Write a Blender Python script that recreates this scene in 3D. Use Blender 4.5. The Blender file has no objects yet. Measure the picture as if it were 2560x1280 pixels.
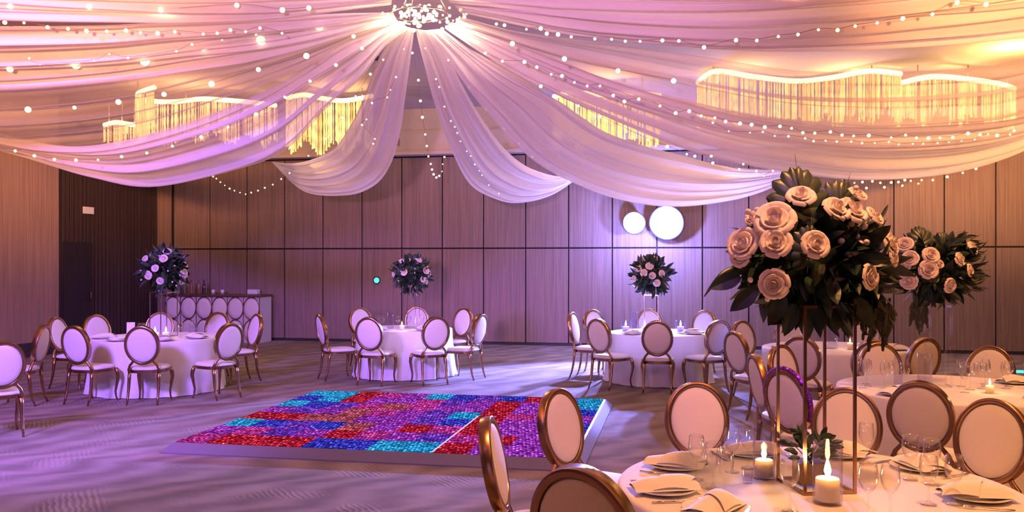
import bpy, math, random
from mathutils import Vector, Matrix, Quaternion
PI = math.pi
sc = bpy.context.scene
COL = sc.collection
FPX, CXP, HZ, EYE = 2200.0, 1280.0, 650.0, 1.8      # focal length in pixels, principal column, horizon row, eye height

def P(px, py, d):                                    # point seen at a pixel, at depth d
    return Vector(((px - CXP) / FPX * d, d, EYE + (HZ - py) / FPX * d))
def G(px, py, z=0.0):                                # point seen at a pixel, on the horizontal plane z
    s = (py - HZ) / (EYE - z)
    return Vector(((px - CXP) / s, FPX / s, z))

# ------------------------------------------------------------------ mesh builder
class MB:
    def __init__(self): self.v = []; self.f = []; self.uv = None
    def add(self, vs, fs):
        b = len(self.v); self.v += [tuple(p) for p in vs]; self.f += [tuple(b + i for i in q) for q in fs]; return self
    def box(self, c, s, m=None):
        x, y, z = s[0] / 2, s[1] / 2, s[2] / 2
        vs = [Vector((a * x, b * y, d * z)) for d in (-1, 1) for b in (-1, 1) for a in (-1, 1)]
        if m is not None: vs = [m @ p for p in vs]
        c = Vector(c)
        return self.add([c + p for p in vs], [(0, 2, 3, 1), (4, 5, 7, 6), (0, 1, 5, 4), (2, 6, 7, 3), (0, 4, 6, 2), (1, 3, 7, 5)])
    def lathe(self, prof, seg=24, c=(0, 0, 0), cap=True):
        c = Vector(c); vs = []; fs = []
        for r, z in prof:
            for k in range(seg):
                a = 2 * PI * k / seg; vs.append(c + Vector((r * math.cos(a), r * math.sin(a), z)))
        n = len(prof)
        for i in range(n - 1):
            for k in range(seg):
                k2 = (k + 1) % seg
                fs.append((i * seg + k, i * seg + k2, (i + 1) * seg + k2, (i + 1) * seg + k))
        if cap:
            if prof[0][0] > 1e-5: fs.append(tuple(reversed(range(seg))))
            if prof[-1][0] > 1e-5: fs.append(tuple((n - 1) * seg + k for k in range(seg)))
        return self.add(vs, fs)
    def tube(self, pts, rad, seg=8, flat=1.0, ref=None):
        pts = [Vector(p) for p in pts]; n = len(pts)
        if not isinstance(rad, (list, tuple)): rad = [rad] * n
        vs = []; fs = []; up = None
        for i in range(n):
            t = (pts[min(i + 1, n - 1)] - pts[max(i - 1, 0)]).normalized()
            if up is None:
                up = Vector(ref) if ref else (Vector((0, 0, 1)) if abs(t.z) < .9 else Vector((1, 0, 0)))
            a = (up - t * up.dot(t)).normalized(); b = t.cross(a); up = a
            for k in range(seg):
                w = 2 * PI * k / seg
                vs.append(pts[i] + (a * math.cos(w) * flat + b * math.sin(w)) * rad[i])
        for i in range(n - 1):
            for k in range(seg):
                k2 = (k + 1) % seg
                fs.append((i * seg + k, i * seg + k2, (i + 1) * seg + k2, (i + 1) * seg + k))
        fs.append(tuple(reversed(range(seg)))); fs.append(tuple((n - 1) * seg + k for k in range(seg)))
        return self.add(vs, fs)
    def grid(self, fn, nu, nv, closed=False):
        vs = [fn(i / (nu if closed else nu - 1), j / (nv - 1)) for j in range(nv) for i in range(nu)]
        fs = []
        for j in range(nv - 1):
            for i in range(nu if closed else nu - 1):
                i2 = (i + 1) % nu
                fs.append((j * nu + i, j * nu + i2, (j + 1) * nu + i2, (j + 1) * nu + i))
        return self.add(vs, fs)
    def mesh(self, name, mat, smooth=True):
        me = bpy.data.meshes.new(name); me.from_pydata(self.v, [], self.f); me.update()
        if smooth: me.polygons.foreach_set('use_smooth', [True] * len(me.polygons))
        if mat: me.materials.append(mat)
        return me
    def build(self, name, mat, parent=None, smooth=True, bevel=0, loc=None, auto=None):
        o = bpy.data.objects.new(name, self.mesh(name, mat, smooth)); COL.objects.link(o)
        if parent: o.parent = parent
        if loc is not None: o.location = loc
        if bevel:
            b = o.modifiers.new('bevel', 'BEVEL'); b.width = bevel; b.segments = 2; b.limit_method = 'ANGLE'; b.angle_limit = .6
        return o

def link_mesh(name, me, parent=None, loc=None, rot=None, scale=None):
    o = bpy.data.objects.new(name, me); COL.objects.link(o)
    if parent: o.parent = parent
    if loc is not None: o.location = loc
    if rot is not None:
        o.rotation_mode = 'QUATERNION'; o.rotation_quaternion = rot
    if scale is not None: o.scale = (scale,) * 3 if not isinstance(scale, (tuple, list)) else scale
    return o
def tag(o, label=None, cat=None, group=None, kind=None):
    if label: o['label'] = label
    if cat: o['category'] = cat
    if group: o['group'] = group
    if kind: o['kind'] = kind
    return o
def thing(name, label, cat, loc=(0, 0, 0), rz=0, group=None):
    o = bpy.data.objects.new(name, None); COL.objects.link(o); o.empty_display_size = .1
    o.location = loc; o.rotation_euler = (0, 0, rz)
    return tag(o, label, cat, group)
KIDS = {}
def dup(src, loc, rz, label, group=None, scale=None):
    r = src.copy(); COL.objects.link(r); r.location = loc; r.rotation_euler = (0, 0, rz); r['label'] = label
    if group: r['group'] = group
    if scale: r.scale = (scale,) * 3
    def rec(a, b):
        for ch in list(a.children):
            if ch.name in DUPED: continue
            c = ch.copy(); COL.objects.link(c); c.parent = b; DUPED.add(c.name); rec2.append((ch, c))
    rec2 = []; DUPED = set()
    rec(src, r)
    for a, b in list(rec2): rec(a, b)
    return r

# ------------------------------------------------------------------ materials
def mat(name):
    m = bpy.data.materials.new(name); m.use_nodes = True
    nt = m.node_tree; nt.nodes.clear()
    out = nt.nodes.new('ShaderNodeOutputMaterial')
    return m, nt, out
def N(nt, t, **kw):
    n = nt.nodes.new(t)
    for k, v in kw.items():
        if k in n.inputs: n.inputs[k].default_value = v
        else: setattr(n, k, v)
    return n
def c4(c): return (c[0], c[1], c[2], 1.0)
def principled(name, col, rough=.5, metal=0., noise=None, bump=0., bscale=60., spec=.5, sheen=0., trans=0., sss=0.):
    m, nt, out = mat(name); b = N(nt, 'ShaderNodeBsdfPrincipled')
    b.inputs['Base Color'].default_value = c4(col); b.inputs['Roughness'].default_value = rough; b.inputs['Metallic'].default_value = metal
    b.inputs['Specular IOR Level'].default_value = spec
    if sheen: b.inputs['Sheen Weight'].default_value = sheen
    tc = N(nt, 'ShaderNodeTexCoord')
    if noise:
        sc_, amt = noise
        n = N(nt, 'ShaderNodeTexNoise'); n.inputs['Scale'].default_value = sc_; n.inputs['Detail'].default_value = 4
        nt.links.new(tc.outputs['Object'], n.inputs['Vector'])
        r = N(nt, 'ShaderNodeValToRGB')
        r.color_ramp.elements[0].color = c4([x * (1 - amt) for x in col]); r.color_ramp.elements[1].color = c4([min(1, x * (1 + amt)) for x in col])
        r.color_ramp.elements[0].position = .3; r.color_ramp.elements[1].position = .7
        nt.links.new(n.outputs['Fac'], r.inputs['Fac']); nt.links.new(r.outputs['Color'], b.inputs['Base Color'])
    if bump:
        n = N(nt, 'ShaderNodeTexNoise'); n.inputs['Scale'].default_value = bscale
        nt.links.new(tc.outputs['Object'], n.inputs['Vector'])
        bp = N(nt, 'ShaderNodeBump'); bp.inputs['Strength'].default_value = bump; bp.inputs['Distance'].default_value = .01
        nt.links.new(n.outputs['Fac'], bp.inputs['Height']); nt.links.new(bp.outputs['Normal'], b.inputs['Normal'])
    nt.links.new(b.outputs[0], out.inputs[0])
    return m
def emit(name, col, strength, sampled=True):
    m, nt, out = mat(name); e = N(nt, 'ShaderNodeEmission'); e.inputs['Color'].default_value = c4(col); e.inputs['Strength'].default_value = strength
    nt.links.new(e.outputs[0], out.inputs[0])
    if not sampled: m.cycles.emission_sampling = 'NONE'
    return m
def wood(name, col, var=.25, scale=(22, 22, .5), rough=.55):
    m, nt, out = mat(name); b = N(nt, 'ShaderNodeBsdfPrincipled'); b.inputs['Roughness'].default_value = rough; b.inputs['Specular IOR Level'].default_value = .25
    tc = N(nt, 'ShaderNodeTexCoord'); mp = N(nt, 'ShaderNodeMapping'); mp.inputs['Scale'].default_value = scale
    nt.links.new(tc.outputs['Object'], mp.inputs['Vector'])
    n = N(nt, 'ShaderNodeTexNoise'); n.inputs['Scale'].default_value = 1.6; n.inputs['Detail'].default_value = 6; n.inputs['Distortion'].default_value = .25
    nt.links.new(mp.outputs[0], n.inputs['Vector'])
    r = N(nt, 'ShaderNodeValToRGB'); r.color_ramp.elements[0].position = .32; r.color_ramp.elements[1].position = .68
    r.color_ramp.elements[0].color = c4([x * (1 - var) for x in col]); r.color_ramp.elements[1].color = c4([x * (1 + var) for x in col])
    nt.links.new(n.outputs['Fac'], r.inputs['Fac']); nt.links.new(r.outputs[0], b.inputs['Base Color'])
    nt.links.new(b.outputs[0], out.inputs[0]); return m
def glass(name, tint=(1, 1, 1), refl=.9, base=.03):
    m, nt, out = mat(name)
    t = N(nt, 'ShaderNodeBsdfTransparent'); t.inputs[0].default_value = c4(tint)
    g = N(nt, 'ShaderNodeBsdfGlossy'); g.inputs['Roughness'].default_value = .04
    lw = N(nt, 'ShaderNodeLayerWeight'); lw.inputs['Blend'].default_value = .35
    mu = N(nt, 'ShaderNodeMath', operation='MULTIPLY_ADD'); mu.inputs[1].default_value = refl; mu.inputs[2].default_value = base
    pw = N(nt, 'ShaderNodeMath', operation='POWER'); pw.inputs[1].default_value = 1.8
    nt.links.new(lw.outputs['Facing'], pw.inputs[0]); nt.links.new(pw.outputs[0], mu.inputs[0])
    mx = N(nt, 'ShaderNodeMixShader'); nt.links.new(mu.outputs[0], mx.inputs[0]); nt.links.new(t.outputs[0], mx.inputs[1]); nt.links.new(g.outputs[0], mx.inputs[2])
    nt.links.new(mx.outputs[0], out.inputs[0]); return m

def sheer(name, col, lo, hi, trans=.5):
    m, nt, out = mat(name)
    uv = N(nt, 'ShaderNodeUVMap'); mp = N(nt, 'ShaderNodeMapping'); mp.inputs['Scale'].default_value = (9, 1.1, 1)
    nt.links.new(uv.outputs[0], mp.inputs['Vector'])
    n = N(nt, 'ShaderNodeTexNoise'); n.inputs['Scale'].default_value = 1.5; n.inputs['Detail'].default_value = 5; n.inputs['Distortion'].default_value = .3
    nt.links.new(mp.outputs[0], n.inputs['Vector'])
    mr = N(nt, 'ShaderNodeMapRange'); mr.inputs['From Min'].default_value = .32; mr.inputs['From Max'].default_value = .68
    mr.inputs['To Min'].default_value = hi; mr.inputs['To Max'].default_value = lo
    nt.links.new(n.outputs['Fac'], mr.inputs['Value'])
    d = N(nt, 'ShaderNodeBsdfDiffuse'); d.inputs[0].default_value = c4(col)
    tl = N(nt, 'ShaderNodeBsdfTranslucent'); tl.inputs[0].default_value = c4(col)
    mx = N(nt, 'ShaderNodeMixShader'); mx.inputs[0].default_value = trans
    nt.links.new(d.outputs[0], mx.inputs[1]); nt.links.new(tl.outputs[0], mx.inputs[2])
    tr = N(nt, 'ShaderNodeBsdfTransparent')
    m2 = N(nt, 'ShaderNodeMixShader'); nt.links.new(mr.outputs[0], m2.inputs[0]); nt.links.new(mx.outputs[0], m2.inputs[1]); nt.links.new(tr.outputs[0], m2.inputs[2])
    nt.links.new(m2.outputs[0], out.inputs[0]); return m

M = {}
M['panel'] = wood('taupe_veneer', (.262, .185, .165), .2)
M['panel_side'] = wood('warm_veneer', (.34, .215, .175), .2)
M['dark_slats'] = wood('dark_slats', (.055, .036, .034), .35, (30, 30, .25), .5)
M['dark_door'] = wood('dark_door', (.025, .018, .02), .2)
M['black'] = principled('black_gap', (.012, .010, .012), .7)
M['base'] = principled('dark_base', (.03, .024, .03), .6)
M['ceiling'] = principled('ceiling_paint', (.50, .40, .36), .9, noise=(1.5, .04))
M['bulkhead'] = principled('bulkhead_paint', (.62, .52, .46), .85, noise=(2, .04))
M['cloth'] = principled('white_linen', (.80, .77, .78), .85, noise=(3, .03), bump=.15, bscale=350, spec=.2, sheen=.2)
M['napkin'] = principled('white_napkin', (.82, .79, .79), .8, bump=.15, bscale=400, spec=.2)
M['cushion'] = principled('cream_leatherette', (.78, .73, .71), .55, noise=(5, .02), spec=.3)
M['gold'] = principled('bronze_gold', (.40, .235, .13), .27, 1.0, noise=(3, .12))
M['gold_dark'] = principled('bronze_trim', (.30, .18, .10), .35, .9, noise=(8, .1))
M['steel'] = principled('steel', (.55, .5, .48), .18, 1.0)
M['china'] = principled('white_china', (.82, .79, .78), .2)
M['wax'] = principled('wax', (.95, .86, .68), .5)
_b = [n for n in M['wax'].node_tree.nodes if n.type == 'BSDF_PRINCIPLED'][0]
_b.inputs['Subsurface Weight'].default_value = 1.0; _b.inputs['Subsurface Radius'].default_value = (1.0, 1.0, 1.0); _b.inputs['Subsurface Scale'].default_value = .02
M['rose'] = principled('cream_petal', (.82, .72, .64), .65, noise=(20, .06))
M['leaf'] = principled('dark_leaf', (.022, .045, .030), .4, noise=(14, .45))
M['leaf2'] = principled('grey_leaf', (.055, .07, .045), .5, noise=(14, .4))
M['leaf_big'] = principled('monstera_leaf', (.03, .055, .035), .35, noise=(9, .35))
M['stem'] = principled('stem', (.05, .05, .03), .6)
M['glass'] = glass('clear_glass', (.992, .99, .99), .85, .035)
M['vase'] = glass('pale_vase', (.93, .925, .99), .5, .015)
M['wire'] = principled('thin_wire', (.25, .17, .10), .5)
M['planter'] = principled('planter_wood', (.16, .08, .04), .6, noise=(12, .4))
M['bottle'] = principled('bottle_glass', (.05, .03, .03), .1)
M['amber'] = principled('amber_bottle', (.22, .10, .05), .12)
M['plastic'] = principled('black_housing', (.03, .03, .035), .4)
M['barwhite'] = principled('bar_white', (.66, .60, .60), .45)
M['white_card'] = principled('white_card', (.8, .78, .8), .7)
M['drape'] = sheer('sheer_voile', (.93, .86, .87), .12, .42, .5)
M['drape_thin'] = sheer('thin_voile', (.90, .82, .80), .35, .6, .5)
M['drape_thick'] = sheer('gathered_voile', (.94, .88, .90), .02, .14, .42)
M['bulb'] = emit('warm_bulb', (1, .74, .42), 2.4, False)
M['bulb_big'] = emit('warm_globe', (1, .76, .40), 2.8, False)
M['flame'] = emit('flame', (1, .62, .20), 4.5, False)
_nt = M['flame'].node_tree; _a = _nt.nodes.new('ShaderNodeAddShader'); _t = _nt.nodes.new('ShaderNodeBsdfTransparent')      # a flame lets light through
_nt.links.new([n for n in _nt.nodes if n.type == 'EMISSION'][0].outputs[0], _a.inputs[0]); _nt.links.new(_t.outputs[0], _a.inputs[1])
_nt.links.new(_a.outputs[0], [n for n in _nt.nodes if n.type == 'OUTPUT_MATERIAL'][0].inputs[0])
M['lens'] = emit('cool_lens', (.78, .80, 1), 40, False)
M['teal'] = emit('teal_glow', (.1, .85, .75), 1.6, False)
M['ledge'] = emit('chandelier_led', (1, .66, .26), 5, False)
M['gapline'] = emit('floor_light_line', (.65, .6, 1), 1.1, False)

def crystal_mat():
    m, nt, out = mat('lit_crystal')
    tc = N(nt, 'ShaderNodeTexCoord'); mp = N(nt, 'ShaderNodeMapping'); mp.inputs['Scale'].default_value = (9, 9, 1.2)
    nt.links.new(tc.outputs['Object'], mp.inputs[0])
    n = N(nt, 'ShaderNodeTexNoise'); n.inputs['Scale'].default_value = 1.2; n.inputs['Detail'].default_value = 3
    nt.links.new(mp.outputs[0], n.inputs['Vector'])
    r = N(nt, 'ShaderNodeValToRGB'); r.color_ramp.elements[0].position = .35; r.color_ramp.elements[1].position = .68
    r.color_ramp.elements[0].color = (.55, .24, .06, 1); r.color_ramp.elements[1].color = (1.0, .62, .20, 1)
    nt.links.new(n.outputs['Fac'], r.inputs[0])
    e = N(nt, 'ShaderNodeEmission'); e.inputs['Strength'].default_value = 2.4; nt.links.new(r.outputs[0], e.inputs[0])
    nt.links.new(e.outputs[0], out.inputs[0]); m.cycles.emission_sampling = 'NONE'; return m
M['crystal'] = crystal_mat()

def carpet():
    m, nt, out = mat('wave_carpet'); b = N(nt, 'ShaderNodeBsdfPrincipled'); b.inputs['Roughness'].default_value = .95; b.inputs['Specular IOR Level'].default_value = .1
    tc = N(nt, 'ShaderNodeTexCoord')
    mp = N(nt, 'ShaderNodeMapping'); mp.inputs['Rotation'].default_value = (0, 0, .35); mp.inputs['Scale'].default_value = (.55, 1.3, 1)
    nt.links.new(tc.outputs['Object'], mp.inputs[0])
    n0 = N(nt, 'ShaderNodeTexNoise'); n0.inputs['Scale'].default_value = .9; n0.inputs['Detail'].default_value = 5; n0.inputs['Distortion'].default_value = 1.6
    nt.links.new(mp.outputs[0], n0.inputs['Vector'])
    w = N(nt, 'ShaderNodeTexWave'); w.inputs['Scale'].default_value = 1.1; w.inputs['Distortion'].default_value = 9; w.inputs['Detail'].default_value = 3; w.inputs['Detail Scale'].default_value = .8
    nt.links.new(mp.outputs[0], w.inputs['Vector'])
    # combed ripples in patches
    w2 = N(nt, 'ShaderNodeTexWave'); w2.inputs['Scale'].default_value = 7; w2.inputs['Distortion'].default_value = 3.5; w2.inputs['Detail'].default_value = 1
    mp2 = N(nt, 'ShaderNodeMapping'); mp2.inputs['Rotation'].default_value = (0, 0, -.5); nt.links.new(tc.outputs['Object'], mp2.inputs[0]); nt.links.new(mp2.outputs[0], w2.inputs['Vector'])
    n1 = N(nt, 'ShaderNodeTexNoise'); n1.inputs['Scale'].default_value = 1.3; n1.inputs['Detail'].default_value = 1
    nt.links.new(tc.outputs['Object'], n1.inputs['Vector'])
    pm = N(nt, 'ShaderNodeMapRange'); pm.inputs['From Min'].default_value = .56; pm.inputs['From Max'].default_value = .64
    nt.links.new(n1.outputs['Fac'], pm.inputs['Value'])
    rip = N(nt, 'ShaderNodeMath', operation='MULTIPLY'); nt.links.new(w2.outputs['Fac'], rip.inputs[0]); nt.links.new(pm.outputs[0], rip.inputs[1])
    a = N(nt, 'ShaderNodeMath', operation='MULTIPLY_ADD'); a.inputs[1].default_value = .35; nt.links.new(w.outputs['Fac'], a.inputs[0]); nt.links.new(n0.outputs['Fac'], a.inputs[2])
    a2 = N(nt, 'ShaderNodeMath', operation='MULTIPLY_ADD'); a2.inputs[1].default_value = .22; nt.links.new(rip.outputs[0], a2.inputs[0]); nt.links.new(a.outputs[0], a2.inputs[2])
    r = N(nt, 'ShaderNodeValToRGB'); r.color_ramp.elements[0].position = .40; r.color_ramp.elements[1].position = .95
    r.color_ramp.elements[0].color = (.17, .135, .115, 1); r.color_ramp.elements[1].color = (.30, .245, .22, 1)
    nt.links.new(a2.outputs[0], r.inputs[0]); nt.links.new(r.outputs[0], b.inputs['Base Color'])
    n2 = N(nt, 'ShaderNodeTexNoise'); n2.inputs['Scale'].default_value = 160; nt.links.new(tc.outputs['Object'], n2.inputs['Vector'])
    a3 = N(nt, 'ShaderNodeMath', operation='MULTIPLY_ADD'); a3.inputs[1].default_value = .12; nt.links.new(n2.outputs['Fac'], a3.inputs[0]); nt.links.new(a2.outputs[0], a3.inputs[2])
    bp = N(nt, 'ShaderNodeBump'); bp.inputs['Strength'].default_value = .5; bp.inputs['Distance'].default_value = .03
    nt.links.new(a3.outputs[0], bp.inputs['Height']); nt.links.new(bp.outputs[0], b.inputs['Normal'])
    nt.links.new(b.outputs[0], out.inputs[0]); return m
M['carpet'] = carpet()

def tile_mat(name, col, hot, k):
    m, nt, out = mat(name)
    g = N(nt, 'ShaderNodeNewGeometry')
    v = N(nt, 'ShaderNodeTexVoronoi'); v.inputs['Scale'].default_value = 30; v.inputs['Randomness'].default_value = .55
    nt.links.new(g.outputs['Position'], v.inputs['Vector'])
    # each lens bead: bright at its crown, dark in the groove, brightness differs bead by bead
    mr = N(nt, 'ShaderNodeMapRange'); mr.inputs['From Min'].default_value = .10; mr.inputs['From Max'].default_value = .62; mr.inputs['To Min'].default_value = 1.0; mr.inputs['To Max'].default_value = .10
    nt.links.new(v.outputs['Distance'], mr.inputs['Value'])
    sx = N(nt, 'ShaderNodeSeparateColor'); nt.links.new(v.outputs['Color'], sx.inputs[0])
    rr = N(nt, 'ShaderNodeMapRange'); rr.inputs['To Min'].default_value = .45; rr.inputs['To Max'].default_value = 1.25; nt.links.new(sx.outputs[0], rr.inputs['Value'])
    mu = N(nt, 'ShaderNodeMath', operation='MULTIPLY'); nt.links.new(mr.outputs[0], mu.inputs[0]); nt.links.new(rr.outputs[0], mu.inputs[1])
    cr = N(nt, 'ShaderNodeValToRGB'); e = cr.color_ramp.elements
    e[0].position = .08; e[0].color = c4([x * .12 for x in col]); e[1].position = 1.0; e[1].color = c4(hot)
    q = cr.color_ramp.elements.new(.62); q.color = c4(col)
    nt.links.new(mu.outputs[0], cr.inputs[0])
    em = N(nt, 'ShaderNodeEmission'); em.inputs['Strength'].default_value = k; nt.links.new(cr.outputs[0], em.inputs[0])
    nt.links.new(em.outputs[0], out.inputs[0]); return m
TILE = {
 'P': tile_mat('tile_purple', (.42, .045, .62), (.95, .40, .95), 1.5),
 'M': tile_mat('tile_magenta', (.62, .04, .36), (1.0, .35, .75), 1.5),
 'R': tile_mat('tile_red', (.62, .015, .05), (1.0, .30, .30), 1.45),
 'B': tile_mat('tile_blue', (.055, .05, .72), (.35, .40, 1.0), 1.45),
 'C': tile_mat('tile_cyan', (.03, .40, .90), (.30, .95, 1.0), 1.5),
 'K': tile_mat('tile_coral', (.58, .09, .16), (1.0, .42, .45), 1.35),
 'V': tile_mat('tile_violet', (.20, .045, .66), (.65, .38, 1.0), 1.45),
}

# ------------------------------------------------------------------ setting
TH = math.radians(11.3); CT, ST = math.cos(TH), math.sin(TH)
U = Vector((CT, -ST, 0)); V = Vector((ST, CT, 0)); ORG = Vector((0, 18.7, 0))
def W(t, n, z): return ORG + U * t - V * n + Vector((0, 0, z))      # along the back wall, out into the room, up
RM = Matrix(((CT, ST, 0), (-ST, CT, 0), (0, 0, 1)))                 # local axes (wall direction, depth)
TL, TR, NF, CEIL = -8.34, 13.0, 24.0, 5.03
def wbox(mb, t0, t1, n0, n1, z0, z1):
    vs = [W(t, n, z) for z in (z0, z1) for n in (n0, n1) for t in (t0, t1)]
    mb.add(vs, [(0, 1, 3, 2), (4, 6, 7, 5), (0, 4, 5, 1), (2, 3, 7, 6), (0, 2, 6, 4), (1, 5, 7, 3)]); return mb
def struct(name, mb, m, parent=None, **k):
    o = mb.build(name, m, parent, smooth=False, **k)
    if parent is None: o['kind'] = 'structure'
    return o
struct('floor', wbox(MB(), TL - .3, TR + .3, -.3, NF + .3, -.12, 0), M['carpet'])
struct('ceiling', wbox(MB(), TL - .3, TR + .3, -.3, NF + .3, CEIL, CEIL + .12), M['ceiling'])
wb = struct('wall_back', wbox(MB(), TL - .3, TR + .3, -.3, 0, 0, CEIL), M['black'])
seams = [-.611 + .913 * k for k in range(-8, 15)]
for a, b in zip(seams[:-1], seams[1:]):
    for z0, z1 in ((.06, 2.035), (2.065, 4.02)):
        struct('panel', wbox(MB(), a + .012, b - .012, 0, .05, z0, z1), M['panel'], wb, bevel=.006)
struct('panel', wbox(MB(), TL, seams[0] - .07, 0, .05, .06, 4.02), M['panel'], wb, bevel=.006)
bk = struct('trim_1', wbox(MB(), TL, TR, 0, .28, 4.05, CEIL), M['bulkhead'])
struct('trim_2', wbox(MB(), TL, TR, .28, .33, 4.05, 4.13), M['bulkhead'], bevel=.01)
struct('trim_3', wbox(MB(), TL, TR, .28, .30, 4.52, 4.56), M['bulkhead'], bevel=.005)
struct('baseboard_back', wbox(MB(), TL, TR, 0, .045, 0, .055), M['base'])
# left wall: dark slatted bay near the corner, then the lighter veneer wall standing forward of it
wl = struct('wall_left', wbox(MB(), TL - .3, TL, 0, 3.35, 0, CEIL), M['dark_slats'])
sl = MB()
for k in range(27):
    n = .08 + k * .122
    wbox(sl, TL, TL + .025, n, n + .085, .0, CEIL)
struct('slats', sl, M['dark_slats'], wl)
struct('wall_left_veneer', wbox(MB(), TL - .3, TL + .06, 3.35, NF, 0, CEIL), M['panel_side'])
struct('baseboard_left', wbox(MB(), TL + .06, TL + .085, 3.35, NF, 0, .27), M['base'])
d1 = struct('door_1', wbox(MB(), TL + .026, TL + .05, 2.35, 3.2, 0, 2.16), M['dark_door'], bevel=.004)
h = MB(); h.tube([W(TL + .09, 2.45, .95), W(TL + .09, 2.45, 1.15)], .012); h.tube([W(TL + .05, 2.45, 1.05), W(TL + .09, 2.45, 1.05)], .01)
h.build('door_handle', M['gold_dark'], d1)
struct('wall_right', wbox(MB(), TR, TR + .3, 0, NF, 0, CEIL), M['panel'])
struct('wall_front', wbox(MB(), TL - .3, TR + .3, NF, NF + .3, 0, CEIL), M['panel'])
o = wbox(MB(), TL + .026, TL + .05, 2.30, 2.62, 2.74, 2.88).build('wall_sign', M['white_card'], bevel=.004, smooth=False)
tag(o, 'small pale plate mounted high on the dark slatted wall above the door', 'sign')
o = wbox(MB(), -2.58, -2.40, .28, .30, 4.25, 4.40).build('wall_vent', principled('vent_grey', (.28, .22, .2), .6), bevel=.003, smooth=False)
tag(o, 'small square grey vent on the pale band above the back wall panels', 'vent')
dp = P(937, 148, 14.0); o = MB().lathe([(.001, 0), (.05, 0), (.07, .03), (.07, .05)], 20).build('ceiling_detector', M['plastic'], loc=(dp.x, dp.y, CEIL - .05))
tag(o, 'small dark round detector on the ceiling between the central drapes', 'detector')

# teal spot of light modelled as a glowing disc, then the teal floor bar
p = P(922, 702, 18.75); o = MB()
t = thing('wall_light_spot', 'small round teal spot of light on the back wall left of the middle bouquet', 'light', W((p - ORG).dot(U), .052, p.z))
t.rotation_euler = (PI / 2, 0, -TH)
MB().lathe([(.078, 0), (.085, .01), (.078, .02), (.07, .02)], 24).build('rim', M['plastic'], t)  # edge of the disc that stands in for the spot of light
MB().lathe([(.069, .004), (.06, .022), (.001, .03)], 24).build('lens', M['teal'], t)  # glowing disc that stands in for the spot of light
p = G(2548, 934); t = thing('floor_light', 'small teal light bar on the floor at the far right edge', 'light', (p.x, p.y, 0), -TH)
MB().box((0, .03, .03), (.5, .05, .06)).build('housing', M['plastic'], t, smooth=False)
MB().box((0, .0, .032), (.46, .012, .045)).build('lens', M['teal'], t, smooth=False)

# ------------------------------------------------------------------ dance floor
DC = Vector((-1.016, 9.525, 0)); DW, DD, DH = 3.74, 3.28, .09
df = thing('dance_floor', 'low square dance floor of glittering red, blue and purple light panels', 'dance floor', DC, -TH + .01)
b = MB(); e = .10
prof = [(e, 0), (e, .012), (.02, DH - .004), (.0, DH)]
ring = []
for off, z in prof:
    x, y = DW / 2 + off, DD / 2 + off; ring.append([(-x, -y, z), (x, -y, z), (x, y, z), (-x, y, z)])
vs = [q for r_ in ring for q in r_]; fs = []
for i in range(3):
    for k in range(4):
        k2 = (k + 1) % 4; fs.append((i * 4 + k, i * 4 + k2, i * 4 + 4 + k2, i * 4 + 4 + k))
fs.append((12, 13, 14, 15)); fs.append((3, 2, 1, 0))
b.add(vs, fs).build('base', principled('floor_edge', (.16, .13, .15), .55), df, smooth=False)
rows = ["MRRRBBCCRPPP", "PMVPRMPVMRPB", "CBVBKPRMRPPV", "RRKKPPVBRPPB", "PVPKMPVCRMPP", "CBVMKMPPRPPB", "BCRPPMVPRPPC", "CCRMPCBVBRPC"]
tw, td = DW / 12, DD / 8
tm = {k: MB().box((0, 0, .004), (tw - .006, td - .006, .008)).mesh('light_tile', m, False) for k, m in TILE.items()}
for j, rw in enumerate(rows):
    for i, ch in enumerate(rw):
        link_mesh('light_tile', tm[ch], df, (-DW / 2 + (i + .5) * tw, -DD / 2 + (j + .5) * td, DH))
MB().box((-DW / 2 + 8 * tw, -DD * .22, DH + .006), (.016, DD * .55, .008)).build('light_line', M['gapline'], df, smooth=False)

# ------------------------------------------------------------------ round draped tables
def cloth_mesh(r, z=.76, seed=1, nf=22):
    rd = random.Random(seed); ph = [rd.uniform(0, 6.28) for _ in range(4)]
    mb = MB(); seg = 176
    levels = [(0.0, z, 0), (r * .5, z, 0), (r * .9, z, 0), (r - .02, z, 0), (r - .006, z - .004, 0), (r, z - .016, 0)]
    for k in range(1, 15):
        q = k / 14; levels.append((r + .015 * q + .035 * q ** 3, z - .016 - (z - .024) * q, q))
    def fn(i, j):
        R, zz, q = levels[round(j * (len(levels) - 1))]; a = 2 * PI * i
        f = math.sin(nf * a + ph[0] + .8 * math.sin(3 * a + ph[1])) + .55 * math.sin((nf * .5 + .5 // 1) * a + ph[2]) + .3 * math.sin(5 * a + ph[3])
        R = R + (q ** 1.3) * .020 * f
        if q > .95: R += .012 * math.sin(7 * a + ph[2])
        return Vector((R * math.cos(a), R * math.sin(a), zz))
    mb.grid(fn, seg, len(levels), closed=True); return mb
TABLES = {'A': (-4.95, 12.28, .86), 'B': (-1.69, 13.85, .75), 'C': (2.19, 13.15, .75), 'D': (3.88, 10.6, .84), 'E': (3.57, 7.15, .88), 'F': (1.39, 4.03, .90)}
TH_ = {'A': .727, 'B': .725, 'C': .72, 'D': .745, 'E': .76, 'F': .76}
TLAB = {'A': 'round table under a floor-length white cloth nearest the bar, lavender lit',
        'B': 'round table under a white cloth behind the middle of the dance floor',
        'C': 'round table under a white cloth below the two white spotlights',
        'D': 'round white-clothed table half hidden behind the gold stand poles and chairs',
        'E': 'round white-clothed table crowded with goblets between the two tall bouquets and the right edge',
        'F': 'large round white-clothed table in front with candles, goblets and folded napkins'}
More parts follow.
